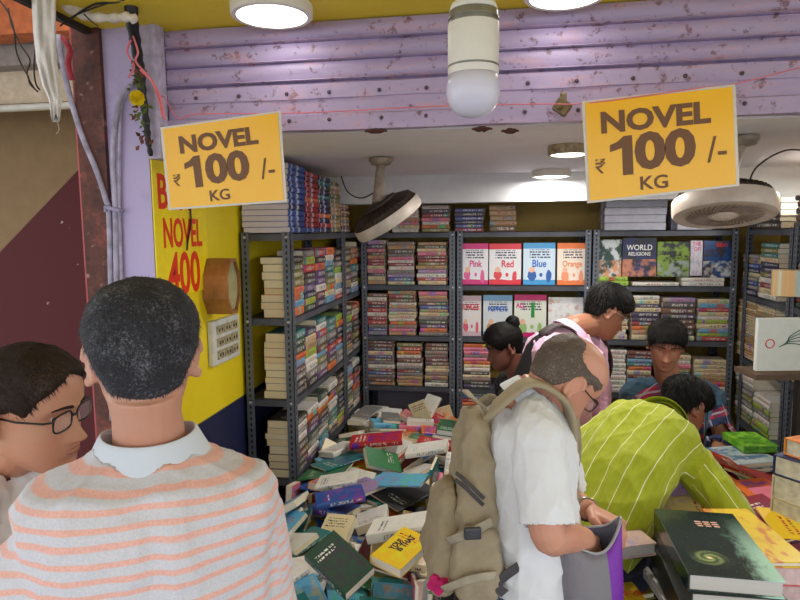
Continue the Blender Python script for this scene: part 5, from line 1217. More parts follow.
def seg_project(P, a, b):
    a = np.array(a); b = np.array(b); d = b-a; L = np.linalg.norm(d); d /= L
    t = (P-a)@d; q = P-a-np.outer(np.clip(t, 0, L), d); return t, np.linalg.norm(q, axis=1), d
def hairpiece(M, line, thick, nstr, L, mat_, parent, inv, seed, flow='crown', upper=None, sparse=0, S=1.0, stand=.35, width=.0011, extra=None):
    rr = random.Random(seed); mb = MB(); n = 80
    zs = np.concatenate([np.linspace(-.10,.03,40), np.linspace(.034,.1249,34)]); m = len(zs); V = []; smask = {}
    for i, z in enumerate(zs):
        for j in range(n):
            a = 2*PI*j/n; p = HS(a, float(z)); N = (p-Vector((0,-.012,.03)))
            if z < .02: N.z *= .4
            N.normalize()
            s = sm(float(z)-line(a), -.004, .014)
            if upper is not None: s *= upper(a, float(z))
            h = thick(a, float(z))*s-.006*(1-s)+ (mnoise.noise(p*45+Vector((seed,0,0)))*.0025+mnoise.noise(p*160)*.0012)*s
            V.append(p+N*h); smask[(i,j)] = s
    top = HS(0, .125)+Vector((0,0,thick(0,.125) if upper is None else .001)); top.x = 0
    V.append(top)
    F_ = []
    for i in range(m-1):
        for j in range(n):
            k = (j+1) % n
            if max(smask[(i,j)], smask[(i+1,j)], smask[(i,k)], smask[(i+1,k)]) > 0: F_.append((i*n+j, i*n+k, (i+1)*n+k, (i+1)*n+j))
    if True:
        for j in range(n): F_.append(((m-1)*n+j, (m-1)*n+(j+1) % n, m*n))
    mb.add([M @ v for v in V], F_)
    crown = Vector((0,-.055,.12))
    R3 = M.to_3x3()
    for _ in range(nstr):
        i = rr.randrange(0, m-1); j = rr.randrange(n)
        if rr.random() > (0.25+.75*math.cos(min(1.5, max(0, (zs[i]-.0)/.125*1.3)))) : continue
        if smask[(i,j)] < .35: continue
        f, g = rr.random(), rr.random(); k = (j+1) % n
        p = (V[i*n+j]*(1-f)+V[i*n+k]*f)*(1-g)+(V[(i+1)*n+j]*(1-f)+V[(i+1)*n+k]*f)*g
        N = (p-Vector((0,-.012,.03))).normalized(); fl = (p-crown); 
        if p.y > .02: fl = fl + Vector((rr.uniform(-.02,.06),.05,0)) 
        fl = (fl-N*fl.dot(N)); fl = fl.normalized() if fl.length > 1e-4 else Vector((0,1,0))
        d = (fl*(1-stand)+N*stand+Vector((rr.uniform(-.25,.25),rr.uniform(-.25,.25),rr.uniform(-.2,.2)))).normalized(); Ls = L*rr.uniform(.6,1.2)
        sd = d.cross(N).normalized()*width*rr.uniform(.7,1.2)
        q0 = p-N*.0015; q1 = q0+d*Ls*.55; q2 = q0+d*Ls+fl*Ls*.15-Vector((0,0,Ls*.1))
        mb.add([M@(q0-sd), M@(q0+sd), M@(q1+sd*.8), M@(q1-sd*.8), M@q2], [(0,1,2,3),(3,2,4)])
    if extra: extra(mb, M)
    o = mb.build('hair', mat_, parent, smooth=True)
    o.data.transform(inv); return o
def person(root, label, head, hf, hu, C, Rh, Rs, arms, legs, skin, shirt, hair, voxel=.0045, S=1.0, sc_t=1.0, ease=.014, belly=0, boxy=.7, wide=1.0,
           sleeve=.24, sleeve_ease=.016, collar=None, trousers=None, glasses=False, lid=.35, brow=None, hem=-.17, seed=1, fold=.006, foldf=26, long_sleeve=False, hands=True, shoes=None, neck_open=1.0, hair_kw=None, fine=.0035, shirt_cut=1.0):
    global LASTP
    t = empty('person', root, label=label, cat='person'); inv = t.matrix_basis.inverted()
    hf = Vector(hf).normalized(); hu = Vector(hu); hr = hf.cross(hu).normalized(); hu = hr.cross(hf)
    M = Matrix((hr, hf, hu)).transposed().to_4x4(); S = S*.925; M = Matrix.Translation(head) @ M @ Matrix.Scale(S, 4)
    C = spline(C, 4) if len(C) > 2 else [Vector(c) for c in C]
    NBp = C[-1]
    # ---- body
    mb = MB(); head_mb(mb, M)
    nk = M @ Vector((0,-.030,-.045)); nk2 = M @ Vector((0,-.022,-.075))
    p, T, R_, Fw = torso_frame(C, Rh, Rs, 1.0)
    limb(mb, [p-T*.05+Fw*.012, p+T*.012, nk2.lerp(p, .15) if (nk2-p).length < .08 else nk2, nk], [.058,.054,.050,.055], 18)
    torso_mb(mb, C, Rh, Rs, -.007, wide, belly=belly)
    p9, _, _, _ = torso_frame(C, Rh, Rs, .97)
    for A in arms:
        sh, el, wr = A['p']; ball(mb, sh, .047)
        limb(mb, [p9.lerp(sh, .25)-Vector((0,0,.006)), p9.lerp(sh, .7)-Vector((0,0,.0)), sh], [.040,.042,.046])
        limb(mb, [sh, sh.lerp(el, .4), el, el.lerp(wr, .35), wr], [.048,.046,.040,.040,.0265] if not A.get('thin') else [.046,.038,.033,.033,.023])
        if A.get('hand', True): hand(mb, wr, A['d'], A['n'], A['side'], A.get('curl', .5), S=A.get('S', 1.0))
    hipc = C[0]; 
    for (hp, kn, an) in legs:
        limb(mb, [hp, hp.lerp(kn, .4), kn, kn.lerp(an, .35), an], [.085,.075,.055,.052,.036]); limb(mb, [an, an+Vector((0,0,-.05))], [.036,.04])
    me = evaluate(mb, fine, 3)
    body = finish(me, 'body', skin, t, inv)
    # ---- face parts
    if hair_kw is None: hair_kw = {}
    ey = mat('eye_white', srgb(222,214,208), .15, var=0); ir = mat('iris_dark', srgb(46,28,20), .1, var=0)
    for sx in (-1, 1):
        c = Vector((sx*.032, front_y(sx*.032,.008)-.0105, .0075))
        m = MB(); prof = [(.0125*math.sin(a), -.0125*math.cos(a)) for a in [PI*(k+.3)/12.6 for k in range(12)]]
        q = M.to_3x3().normalized() @ Matrix.Rotation(-PI/2, 3, 'X')
        m.lathe([(r*S, z*S) for r, z in prof], M @ c, 18, q); e = m.build('eye', ey, t, smooth=True); e.data.transform(inv)
        m = MB(); m.lathe([(.0062*S,.0112*S),(.004*S,.0125*S),(.0005*S,.0129*S)], M @ (c+Vector((0,0,-.002))), 14, q); i_ = m.build('iris', ir, e, smooth=True); i_.data.transform(inv)
        # lids: caps of a slightly larger sphere
        for up, amt in ((1, lid), (-1, .22)):
            m = MB(); rings = []
            for k in range(7):
                el_ = up*(PI/2*(1.0)-(k/6)*(PI/2*(.42+amt if up > 0 else .42+amt)))
                rings.append([M @ (c+Vector((.0142*math.cos(el_)*math.sin(b), .0142*math.cos(el_)*math.cos(b), .0142*math.sin(el_)))) for b in [math.radians(-88+176*j/14) for j in range(15)]])
            V = [v for r in rings for v in r]; m.add(V, [(k*15+j, k*15+j+1, (k+1)*15+j+1, (k+1)*15+j) for k in range(6) for j in range(14)])
            l_ = m.build('eyelid', skin, t, smooth=True); l_.data.transform(inv)
        m = MB(); rings = []
        for k in range(9):
            s = k/8; x = sx*(.012+.038*s); z = .027+.006*math.sin(PI*s*.8)-.004*s; hh = .0040*(1-.6*s)+.001
            rings.append([M @ Vector((x, front_y(x, z+dz)+dy, z+dz)) for dz, dy in ((-hh,-.001),(0,.0026),(hh,-.001),(0,-.003))])
        m.rings(rings); b_ = m.build('eyebrow', brow or hair, t, smooth=True); b_.data.transform(inv)
    m = MB(); V = []; nx = 14
    for k in range(nx+1):
        x = -.023+.046*k/nx; e = 1-(abs(x)/.023)**2.2
        for z, dy in ((-.0625+.0085*e*(1-.15*gs(x,0,.004)), -.0012), (-.0605+.003*e, .0010), (-.0627, -.0008), (-.066-.002*e, .0012), (-.0650-.0085*e, -.0012)):
            V.append(M @ Vector((x, front_y(x, z)+dy, z)))
    m.add(V, [(k*5+q, k*5+q+1, (k+1)*5+q+1, (k+1)*5+q) for k in range(nx) for q in range(4)])
    lp = m.build('lips', mat('lips_'+skin.name, tuple(min(1, c*f) for c, f in zip(skin['c'], (.80,.56,.56)))+(1,), .4, var=0.05), t, smooth=True); lp.data.transform(inv)
    hk = dict(line=lambda a: interp([0,.55,1.15,1.45,1.75,2.2,PI],[.070,.058,.018,.028,.0,-.045,-.055], abs(((a+PI) % (2*PI))-PI)), thick=lambda a, z: .006+.009*sm(z, .0, .08), nstr=2500, L=.014)
    hk.update(hair_kw); hairpiece(M, hk.pop('line'), hk.pop('thick'), hk.pop('nstr'), hk.pop('L'), hair, t, inv, seed, **hk)
    if glasses:
        fm = glasses if not isinstance(glasses, bool) else mat('black_glasses_frame', srgb(24,22,24), .3, var=0)
        m = MB(); yb = .089
        for sx in (-1, 1):
            pts = []
            for k in range(25):
                a = 2*PI*k/24; pts.append(M @ Vector((sx*.034+.0255*math.copysign(abs(math.cos(a))**.6, math.cos(a)), yb-.004*abs(math.cos(a))*(1 if math.cos(a)*sx > 0 else 0), .004+.0175*math.copysign(abs(math.sin(a))**.6, math.sin(a)))))
            m.tube(pts, .0019*S, 6)
            m.tube([M @ Vector((sx*.058,yb-.003,.012)), M @ Vector((sx*.074,yb-.014,.013)), M @ Vector((sx*.0835,.03,.013)), M @ Vector((sx*.083,-.010,.016))], .0019*S, 6)
        m.tube([M @ Vector((-.009,yb+.001,.008)), M @ Vector((0,yb+.004,.010)), M @ Vector((.009,yb+.001,.008))], .0019*S, 6)
        g_ = m.build('glasses', fm, t, smooth=True); g_.data.transform(inv)
        if 'lens' not in MATS:
            lt = NT('glasses_lens'); lt.b.inputs['Roughness'].default_value = .03; lt.b.inputs['Alpha'].default_value = .07; lt.b.inputs['Base Color'].default_value = (.9,.93,1,1); MATS['lens'] = lt.m
        for sx in (-1, 1):
            m = MB(); m.rings([[M @ Vector((sx*.034+.0245*math.copysign(abs(math.cos(a))**.6, math.cos(a)), yb-.001+dy, .004+.0165*math.copysign(abs(math.sin(a))**.6, math.sin(a)))) for a in [2*PI*k/24 for k in range(24)]] for dy in (0,.0012)])
            l_ = m.build('lens', MATS['lens'], g_, smooth=False); l_.data.transform(inv)
    # ---- shirt
    def garment(name, build, cuts, mat_, vx=voxel, fa=fold, ff=foldf, sd=seed, smooth=5, thick=.0028, amp_fn=None):
        mb = MB(); build(mb); me = evaluate(mb, vx, smooth)
        P = getco(me); cu = np.zeros(len(P)); cv = np.zeros(len(P))
        Tl = TL(C); best = np.full(len(P), 1e9)
        for i in range(len(C)-1):
            tt, dist, d = seg_project(P, C[i], C[i+1]); L0 = sum((C[q+1]-C[q]).length for q in range(i))
            Ls = (C[i+1]-C[i]).length; ttc = tt if i in (0,) else np.clip(tt, 0, None)
            ttc = np.where(tt > Ls, Ls, tt) if i < len(C)-2 else tt
            dd = dist/.17; pick_ = dd < best; best = np.where(pick_, dd, best); cu = np.where(pick_, L0+ttc, cu)
            _, _, R_, Fw = torso_frame(C, Rh, Rs, (L0+Ls/2)/Tl); rv = np.array(R_); fw = np.array(Fw); q = P-np.array(C[i])
            ang = np.arctan2(q@fw, q@rv); cv = np.where(pick_, ang*.16, cv)
        N = np.empty(len(P)*3); me.vertices.foreach_get('normal', N); N = N.reshape(-1,3)
        for A in arms:
            sh, el, wr = A['p']
            for a, b, off in ((sh, el, 0), (el, wr, (el-sh).length)):
                tt, dist, d = seg_project(P, a, b); dd = dist/.062; ok = (dd < best) & (tt > (.02 if off == 0 else 0))
                best = np.where(ok, dd, best); cu = np.where(ok, 2+off+tt, cu)
                q = P-np.array(a); e1 = np.cross(d, [0.3,0.9,0.1]); e1 /= np.linalg.norm(e1); e2 = np.cross(d, e1)
                cv = np.where(ok, np.arctan2(q@e2, q@e1)*.06, cv)
        f = folds(P, fa, ff, sd, np.array((C[-1]-C[0]).normalized()))+folds(P, fa*.35, ff*2.4, sd+9)
        if amp_fn is not None: f = f*amp_fn(P)
        setco(me, P+N*f[:,None])
        for nm, arr in (('cu', cu), ('cv', cv)):
            at = me.attributes.new(nm, 'FLOAT', 'POINT'); at.data.foreach_set('value', arr.astype(np.float32))
        bm = bmesh.new(); bm.from_mesh(me)
        dead = [fc for fc in bm.faces if any((fc.calc_center_median()-c0).dot(n0) > 0 and (fc.calc_center_median()-c0).length < r0 and (not sl or cu[fc.verts[0].index] > 1.9) for c0, n0, r0, sl in cuts)]
        bmesh.ops.delete(bm, geom=dead, context='FACES'); bm.to_mesh(me); bm.free()
        o = finish(me, name, mat_, t, inv)
        s = o.modifiers.new('thickness', 'SOLIDIFY'); s.thickness = thick; s.offset = 0
        return o
    cuts = []
    p1, T1, _, F1 = torso_frame(C, Rh, Rs, shirt_cut); cuts.append((p1, (T1+F1*-.25).normalized() if neck_open else T1, .078, False))
    ph, Th, _, _ = torso_frame(C, Rh, Rs, hem+.02); cuts.append((ph, -Th, .4, False))
    def bs(mb):
        torso_mb(mb, C, Rh, Rs, ease, wide, t0=hem, t1=1.02, belly=belly, boxy=boxy)
        p9, _, _, _ = torso_frame(C, Rh, Rs, .955)
        for A in arms:
            sh, el, wr = A['p']; se = A.get('se', sleeve_ease)
            ball(mb, sh, .052+ease*.9)
            limb(mb, [p9.lerp(sh, .2), p9.lerp(sh, .7)+Vector((0,0,.010)), sh], [.052+ease*.6,.050+ease*.8,.052+ease*.9])
            if A.get('long', long_sleeve):
                limb(mb, [sh, sh.lerp(el, .5), el, el.lerp(wr, .5), el.lerp(wr, A.get('cuff', .93))], [.052+se,.048+se,.044+se,.042+se*.9,.034+se*.7])
            else:
                k = sleeve/(el-sh).length; e_ = sh.lerp(el, min(k, .98)); limb(mb, [sh, sh.lerp(e_, .5), e_+(e_-sh).normalized()*.012], [.052+se,.052+se*1.25,.052+se*1.5])
    for A in arms:
        sh, el, wr = A['p']
        if A.get('long', long_sleeve): e_ = el.lerp(wr, A.get('cuff', .93)); d = (wr-el).normalized(); cuts.append((e_-d*.012, d, .08, True))
        else: k = sleeve/(el-sh).length; e_ = sh.lerp(el, min(k, .98)); d = (el-sh).normalized(); cuts.append((e_-d*.004, d, .12, True))
    garment('shirt', bs, cuts, shirt)
    # collar
    if collar is not None:
        pc, Tc, Rc, Fc = torso_frame(C, Rh, Rs, .985)
        m = MB(); n = 30; gap = collar.get('gap', .0)
        h = collar.get('h', .034); rings = []; V = []
        ax = ((nk2-p).normalized()+Tc*1.0).normalized() if (nk2-p).length > .01 else Tc
        Rc2 = (Rc-ax*Rc.dot(ax)).normalized(); Fc2 = ax.cross(Rc2)
        prof = [(0.064,.0),(.062,h*.9),(.0635,h),(.067,h*.95),(.078,h*.35),(.088,-h*.12)] if collar.get('fold', True) else [(.066,-.004),(.064,h*.5),(.066,h*.7),(.070,h*.4)]
        for j in range(n+1):
            a = -PI/2-PI+.16+(2*PI-.32)*j/n if True else 0     # opening at the front
            a = PI/2+.14+(2*PI-.28)*j/n
            dip = max(0, math.sin(a))**2
            for (r, z) in prof:
                rr_ = r*collar.get('s', 1.0)
                V.append(pc+ax*(collar.get('up',0)-.008)+Rc2*rr_*1.02*math.cos(a)+Fc2*(rr_*math.sin(a)*.98+.004+collar.get('fo',0))+ax*(z-.022*dip*(1 if z > 0 else 1.0)))
        k = len(prof); m.add(V, [(j*k+q, j*k+q+1, (j+1)*k+q+1, (j+1)*k+q) for j in range(n) for q in range(k-1)])
        o = m.build('collar', collar['mat'], t, smooth=True); o.data.transform(inv); s = o.modifiers.new('thickness', 'SOLIDIFY'); s.thickness = .003
        sb = o.modifiers.new('sub', 'SUBSURF'); sb.levels = sb.render_levels = 1
    # ---- trousers and shoes
    if legs:
        def bt(mb):
            torso_mb(mb, C, Rh, Rs, .008, wide, t0=-.2, t1=.20, belly=belly*.5)
            for (hp, kn, an) in legs: limb(mb, [hp+Vector((0,0,.02)), hp.lerp(kn, .4), kn, kn.lerp(an, .5), an+Vector((0,0,.0))], [.097,.090,.072,.066,.062])
        pt, Tt, _, _ = torso_frame(C, Rh, Rs, .17)
        garment('trousers', bt, [(pt, Tt, .4, False)]+[(an+Vector((0,0,.012)), Vector((0,0,-1)), .12, False) for (_, _, an) in legs], trousers, vx=.008, sd=seed+3, smooth=3)
        for (hp, kn, an) in legs:
            fd = (kn-hp); fd.z = 0; bf = torso_frame(C, Rh, Rs, 0)[3]; bf = Vector((bf.x, bf.y, 0)).normalized(); m = MB(); rr = []
            sd_ = bf.cross(Vector((0,0,1))); base = Vector((an.x, an.y, .012))
            for k in range(12):
                s = k/11; w_ = .036+.012*math.sin(PI*min(1,s*1.1)); hgt = .085*(1-sm(s,.25,.75))+.045*sm(s,.25,.75); e_ = math.sin(PI*min(max(s,.06),.94))**.35
                rr.append([base+bf*(-.07+.26*s)+sd_*w_*e_*math.cos(a)+Vector((0,0,max(0, hgt*e_*(.5+.5*math.sin(a))))) for a in [2*PI*j/16 for j in range(16)]])
            m.rings(rr); o = m.build('shoe', shoes or mat('dark_shoe', srgb(40,34,32), .5), t, smooth=True); o.data.transform(inv)
    return t, M, inv
def mk_skin(name, r, g, b):
    c = srgb(r, g, b); m = skin_mat(name, c); m['c'] = c[:3]; return m
# cloth materials from the garments' own lengthwise / crosswise coordinates
def cloth_base(name, rough=.85):
    t = NT(name); t.b.inputs['Roughness'].default_value = rough; u = t.attr('cu').outputs['Fac']; v = t.attr('cv').outputs['Fac']
    n = t.noise(t.coord(), 420, 2); t.bump(n, .12, .001); t.b.inputs['Sheen Weight'].default_value = .15; return t, u, v
def frac_band(t, x, period, lo, hi, soft=.0):
    f = t.math('FRACT', t.math('MULTIPLY', x, 1/period)); 
    return t.math('MULTIPLY', t.step(f, lo-soft, lo+soft+1e-4), t.step(f, hi+soft+1e-4, hi-soft))
def cloth_plain(name, c, var=.05):
    t, u, v = cloth_base(name); n = t.noise(t.coord(), 6, 3); t.base(t.mix(n, tuple(q*(1-var) for q in c[:3])+(1,), c)); return t.m
def polo_mat():
    t, u, v = cloth_base('striped_polo_fabric'); b = frac_band(t, u, .0215, .12, .5, .05)
    n = t.noise(t.coord(), 300, 2); wv = t.noise(t.coord(), 20, 3)
    o = t.mix(t.step(n, .35, .65), srgb(238,178,160), srgb(226,160,142)); g = t.mix(t.step(n, .35, .65), srgb(196,198,208), srgb(210,206,212))
    t.base(t.mix(t.math('MULTIPLY', b, .85), g, o)); return t.m
def green_mat():
    t, u, v = cloth_base('lime_striped_fabric'); b = frac_band(t, t.math('ADD', v, 10.0), .070, .47, .515, .008); n = t.noise(t.comb(t.math('MULTIPLY', v, 90.0), t.math('MULTIPLY', u, 6.0), 0.0), 1.0, 3)
    c = t.mix(n, srgb(142,154,10), srgb(172,182,30)); th = frac_band(t, t.math('ADD', v, 10.0), .007, .4, .6, .1)
    t.base(t.mix(b, t.mix(t.math('MULTIPLY', th, .25), c, srgb(120,130,16)), srgb(222,224,176))); return t.m
def plaid_mat():
    t, u, v = cloth_base('plaid_fabric'); vv = t.math('ADD', v, 10.0)
    c = t.mix(frac_band(t, u, .075, .0, .5, .01), srgb(190,44,76), srgb(56,66,110)); c = t.mix(t.math('MULTIPLY', frac_band(t, vv, .075, .0, .5, .01), .6), c, srgb(40,52,92))
    c = t.mix(t.math('MULTIPLY', frac_band(t, u, .075, .70, .80, .01), .75), c, srgb(190,200,214)); c = t.mix(t.math('MULTIPLY', frac_band(t, vv, .075, .70, .80, .01), .75), c, srgb(190,200,214))
    yk = t.math('MAXIMUM', t.math('MULTIPLY', t.math('MULTIPLY', t.math('GREATER_THAN', u, .34), t.math('LESS_THAN', u, 1.0)), t.math('GREATER_THAN', t.math('ABSOLUTE', t.math('SUBTRACT', v, .25)), .155)), t.math('MULTIPLY', t.math('GREATER_THAN', u, 2.0), t.math('LESS_THAN', u, 2.05))); t.base(t.mix(yk, c, srgb(70,110,136))); return t.m
def denim(name, c):
    t = NT(name); t.b.inputs['Roughness'].default_value = .9; n = t.noise(t.coord(), 90, 4, .7); n2 = t.noise(t.coord(), 5, 2)
    t.base(t.mix(t.math('MULTIPLY', t.math('ADD', n, n2), .5), tuple(q*.6 for q in c[:3])+(1,), tuple(min(1,q*1.35) for q in c[:3])+(1,))); t.bump(n, .2, .001); return t.m
J_BLUE = denim('blue_jeans', srgb(72,96,140)); J_DARK = denim('dark_trousers', srgb(32,36,56))
H_BLACK = hair_mat('black_hair', srgb(12,10,10), srgb(34,28,26), .4)
H_SALT = hair_mat('salt_and_pepper_hair', srgb(46,46,52), srgb(128,128,136), .7)
H_BROWN = hair_mat('dark_brown_hair', srgb(40,29,24), srgb(92,76,66), .55)
H_GREY = hair_mat('greying_brown_hair', srgb(98,86,78), srgb(156,142,130), .7)
Z3 = Vector((0,0,1))
def legs_from(pel, Rv, fz=None, fwd=None, bend=.04, spread=.10, ankle=None):
    Rv = Vector((Rv.x, Rv.y, 0)).normalized(); fw = Z3.cross(Rv) if fwd is None else Vector(fwd)
    out = []
    for s in (-1, 1):
        hp = pel+Rv*s*.09-Z3*.04; an = Vector((pel.x, pel.y, .085))+Rv*s*spread+fw*(.02+ (.05*s)); kn = hp.lerp(an, .5)+fw*bend; out.append((hp, kn, an))
    return out
def vec(*a): return Vector(a)
# --- man in the striped polo, seen from behind
def man_polo():
    sk = mk_skin('skin_polo_man', 196,146,124)
    hd = CP(144,360,.955); fw = vec(-.50,.84,-.06)
    NBp = CP(150,447,.965); Rs = (CP(246,502,1.01)-CP(26,548,.90)).normalized()
    pel = NBp+vec(-.03,.02,-.53); mid = NBp.lerp(pel,.45)+vec(.012,-.02,0); Rh = vec(.86,.50,0)
    Rsh, Lsh = CP(240,511,1.02), CP(22,590,.90)
    arms = [dict(p=[Rsh, Rsh+vec(.005,.02,-.27), Rsh+vec(.0,.20,-.43)], d=(0,.8,-.5), n=(.8,0,.2), side=-1),
            dict(p=[Lsh, Lsh+vec(-.06,-.02,-.27), Lsh+vec(-.10,.16,-.44)], d=(0,.8,-.5), n=(-.8,0,.2), side=1)]
    t, M, inv = person((pel.x,pel.y,0), 'man seen from behind in orange and grey striped polo shirt with pale collar, arms lowered', hd, fw, (0,0,1), [pel, mid, NBp], Rh, Rs, arms, legs_from(pel, Rh), sk, polo_mat(), H_SALT,
        ease=.016, boxy=.9, sleeve=.19, sleeve_ease=.017, collar=dict(mat=cloth_plain('pale_collar', srgb(206,214,226)), h=.042, s=1.05), trousers=J_DARK, seed=3, fold=.0065, foldf=17, voxel=.005, wide=1.0,
        hair_kw=dict(line=lambda a: interp([0,.6,1.15,1.5,1.8,2.3,PI],[.068,.055,.015,.028,.0,-.048,-.060], abs(((a+PI) % (2*PI))-PI)), thick=lambda a, z: .004+.010*sm(z, -.02, .06), nstr=9000, L=.011, stand=.25, width=.0006))
man_polo()
# --- man with glasses at the left edge
def man_glasses():
    sk = mk_skin('skin_glasses_man', 198,146,118)
    hd = CP(30,411,1.16); fw = vec(.985,.09,-.14)
    NBp = CP(-2,470,1.20); Rh = vec(.30,-.95,0).normalized(); Rs = Rh
    pel = NBp+vec(-.02,-.02,-.52); mid = NBp.lerp(pel,.45)+vec(-.03,0,0)
    f2 = vec(.95,.30,0)
    Rsh = NBp+Rs*.175-Z3*.065; Lsh = NBp-Rs*.175-Z3*.065
    arms = [dict(p=[Rsh, Rsh+vec(-.02,-.03,-.27), Rsh+vec(.15,-.0,-.40)], d=f2, n=(.3,-.9,.2), side=1),
            dict(p=[Lsh, Lsh+vec(-.02,.03,-.27), Lsh+vec(.16,.02,-.40)], d=f2, n=(-.3,.9,.2), side=-1)]
    person((pel.x,pel.y,0), 'man in black rimmed glasses and white T-shirt at the left edge, face turned right', hd, fw, (0.08,-.05,1), [pel, mid, NBp], Rh, Rs, arms, legs_from(pel, Rh), sk, cloth_plain('white_tee', srgb(236,236,240)), H_BROWN,
        sleeve=.2, collar=dict(mat=cloth_plain('white_tee_collar', srgb(206,208,220)), h=.018, fold=False, s=1.08), trousers=J_DARK, glasses=True, S=1.05, seed=5, lid=.30, fine=.0032,
        hair_kw=dict(line=lambda a: interp([0,.5,.95,1.2,1.5,1.8,2.3,PI],[.082,.066,.045,.010,.022,-.005,-.045,-.055], abs(((a+PI) % (2*PI))-PI)), thick=lambda a, z: .003+.006*sm(z, .0, .08), nstr=6000, L=.012, width=.0007, stand=.2))
man_glasses()
# --- balding man with the backpack
def man_bald():
    sk = mk_skin('skin_bald_man', 206,150,126)
    hd = CP(563,381,1.575); fw = vec(.64,.34,-.70); up = vec(.45,.10,.75)
    NBp = CP(528,400,1.57); Rs = vec(.22,-.97,-.06).normalized(); Rh = vec(.24,-.96,0).normalized()
    pel = CP(530,588,1.60); mid = NBp.lerp(pel,.45)+vec(-.012,0,0)
    Rsh = CP(541,440,1.43); Lsh = CP(552,430,1.74)
    Rel = CP(548,533,1.37); Rwr = CP(586,540,1.47); Lel = CP(567,500,1.78); Lwr = CP(588,510,1.62)
    arms = [dict(p=[Rsh, Rel, Rwr], d=CP(598,572,1.50)-Rwr, n=vec(.1,-.5,.85), side=-1, curl=.45),
            dict(p=[Lsh, Lel, Lwr], d=CP(618,524,1.56)-Lwr, n=vec(.1,.3,.9), side=1, curl=.75)]
    wh = cloth_plain('white_shirt_fabric', srgb(230,232,238))
    t, M, inv = person((pel.x,pel.y,0), 'balding man in glasses and white shirt with a beige backpack, reaching into a purple bag', hd, fw, up, [pel, mid, NBp], Rh, Rs, arms, legs_from(pel, Rh), sk, wh, H_GREY,
        ease=.014, sleeve=.185, sleeve_ease=.009, boxy=.95, belly=.015, wide=.86, collar=dict(mat=cloth_plain('white_shirt_collar', srgb(226,230,238)), h=.044, s=1.06, up=.004, fo=.004), trousers=J_BLUE, glasses=True, S=1.04, lid=.75, seed=8, hem=.075, fold=.006, foldf=20, brow=mat('grey_brow', srgb(110,92,80), .9),
        hair_kw=dict(line=lambda a: interp([0,.7,1.15,1.45,1.75,2.2,PI],[.2,.12,.022,.03,.0,-.04,-.05], abs(((a+PI) % (2*PI))-PI)), thick=lambda a, z: .0030, nstr=5000, L=.012, stand=.15, width=.0006,
            upper=lambda a, z: (1-sm(HS(a,z).y, -.075, -.02)*sm(z, .045, .08))*(1-.0*z)))
    # wrist watch
    m = MB(); d = (Lwr-Lel).normalized(); q = Z3.rotation_difference(d).to_matrix()
    m.lathe([(.029,-.007),(.0315,-.006),(.0315,.006),(.029,.007)], Lwr-d*.012, 24, q, cap=False); w_ = m.build('watch_strap', mat('steel_strap', srgb(176,170,160), .3, .8), t, smooth=True); w_.data.transform(inv)
    return t, pel, mid, NBp, Rs, Rh, Rsh, Lsh, Rwr, Lwr
BALD = man_bald()

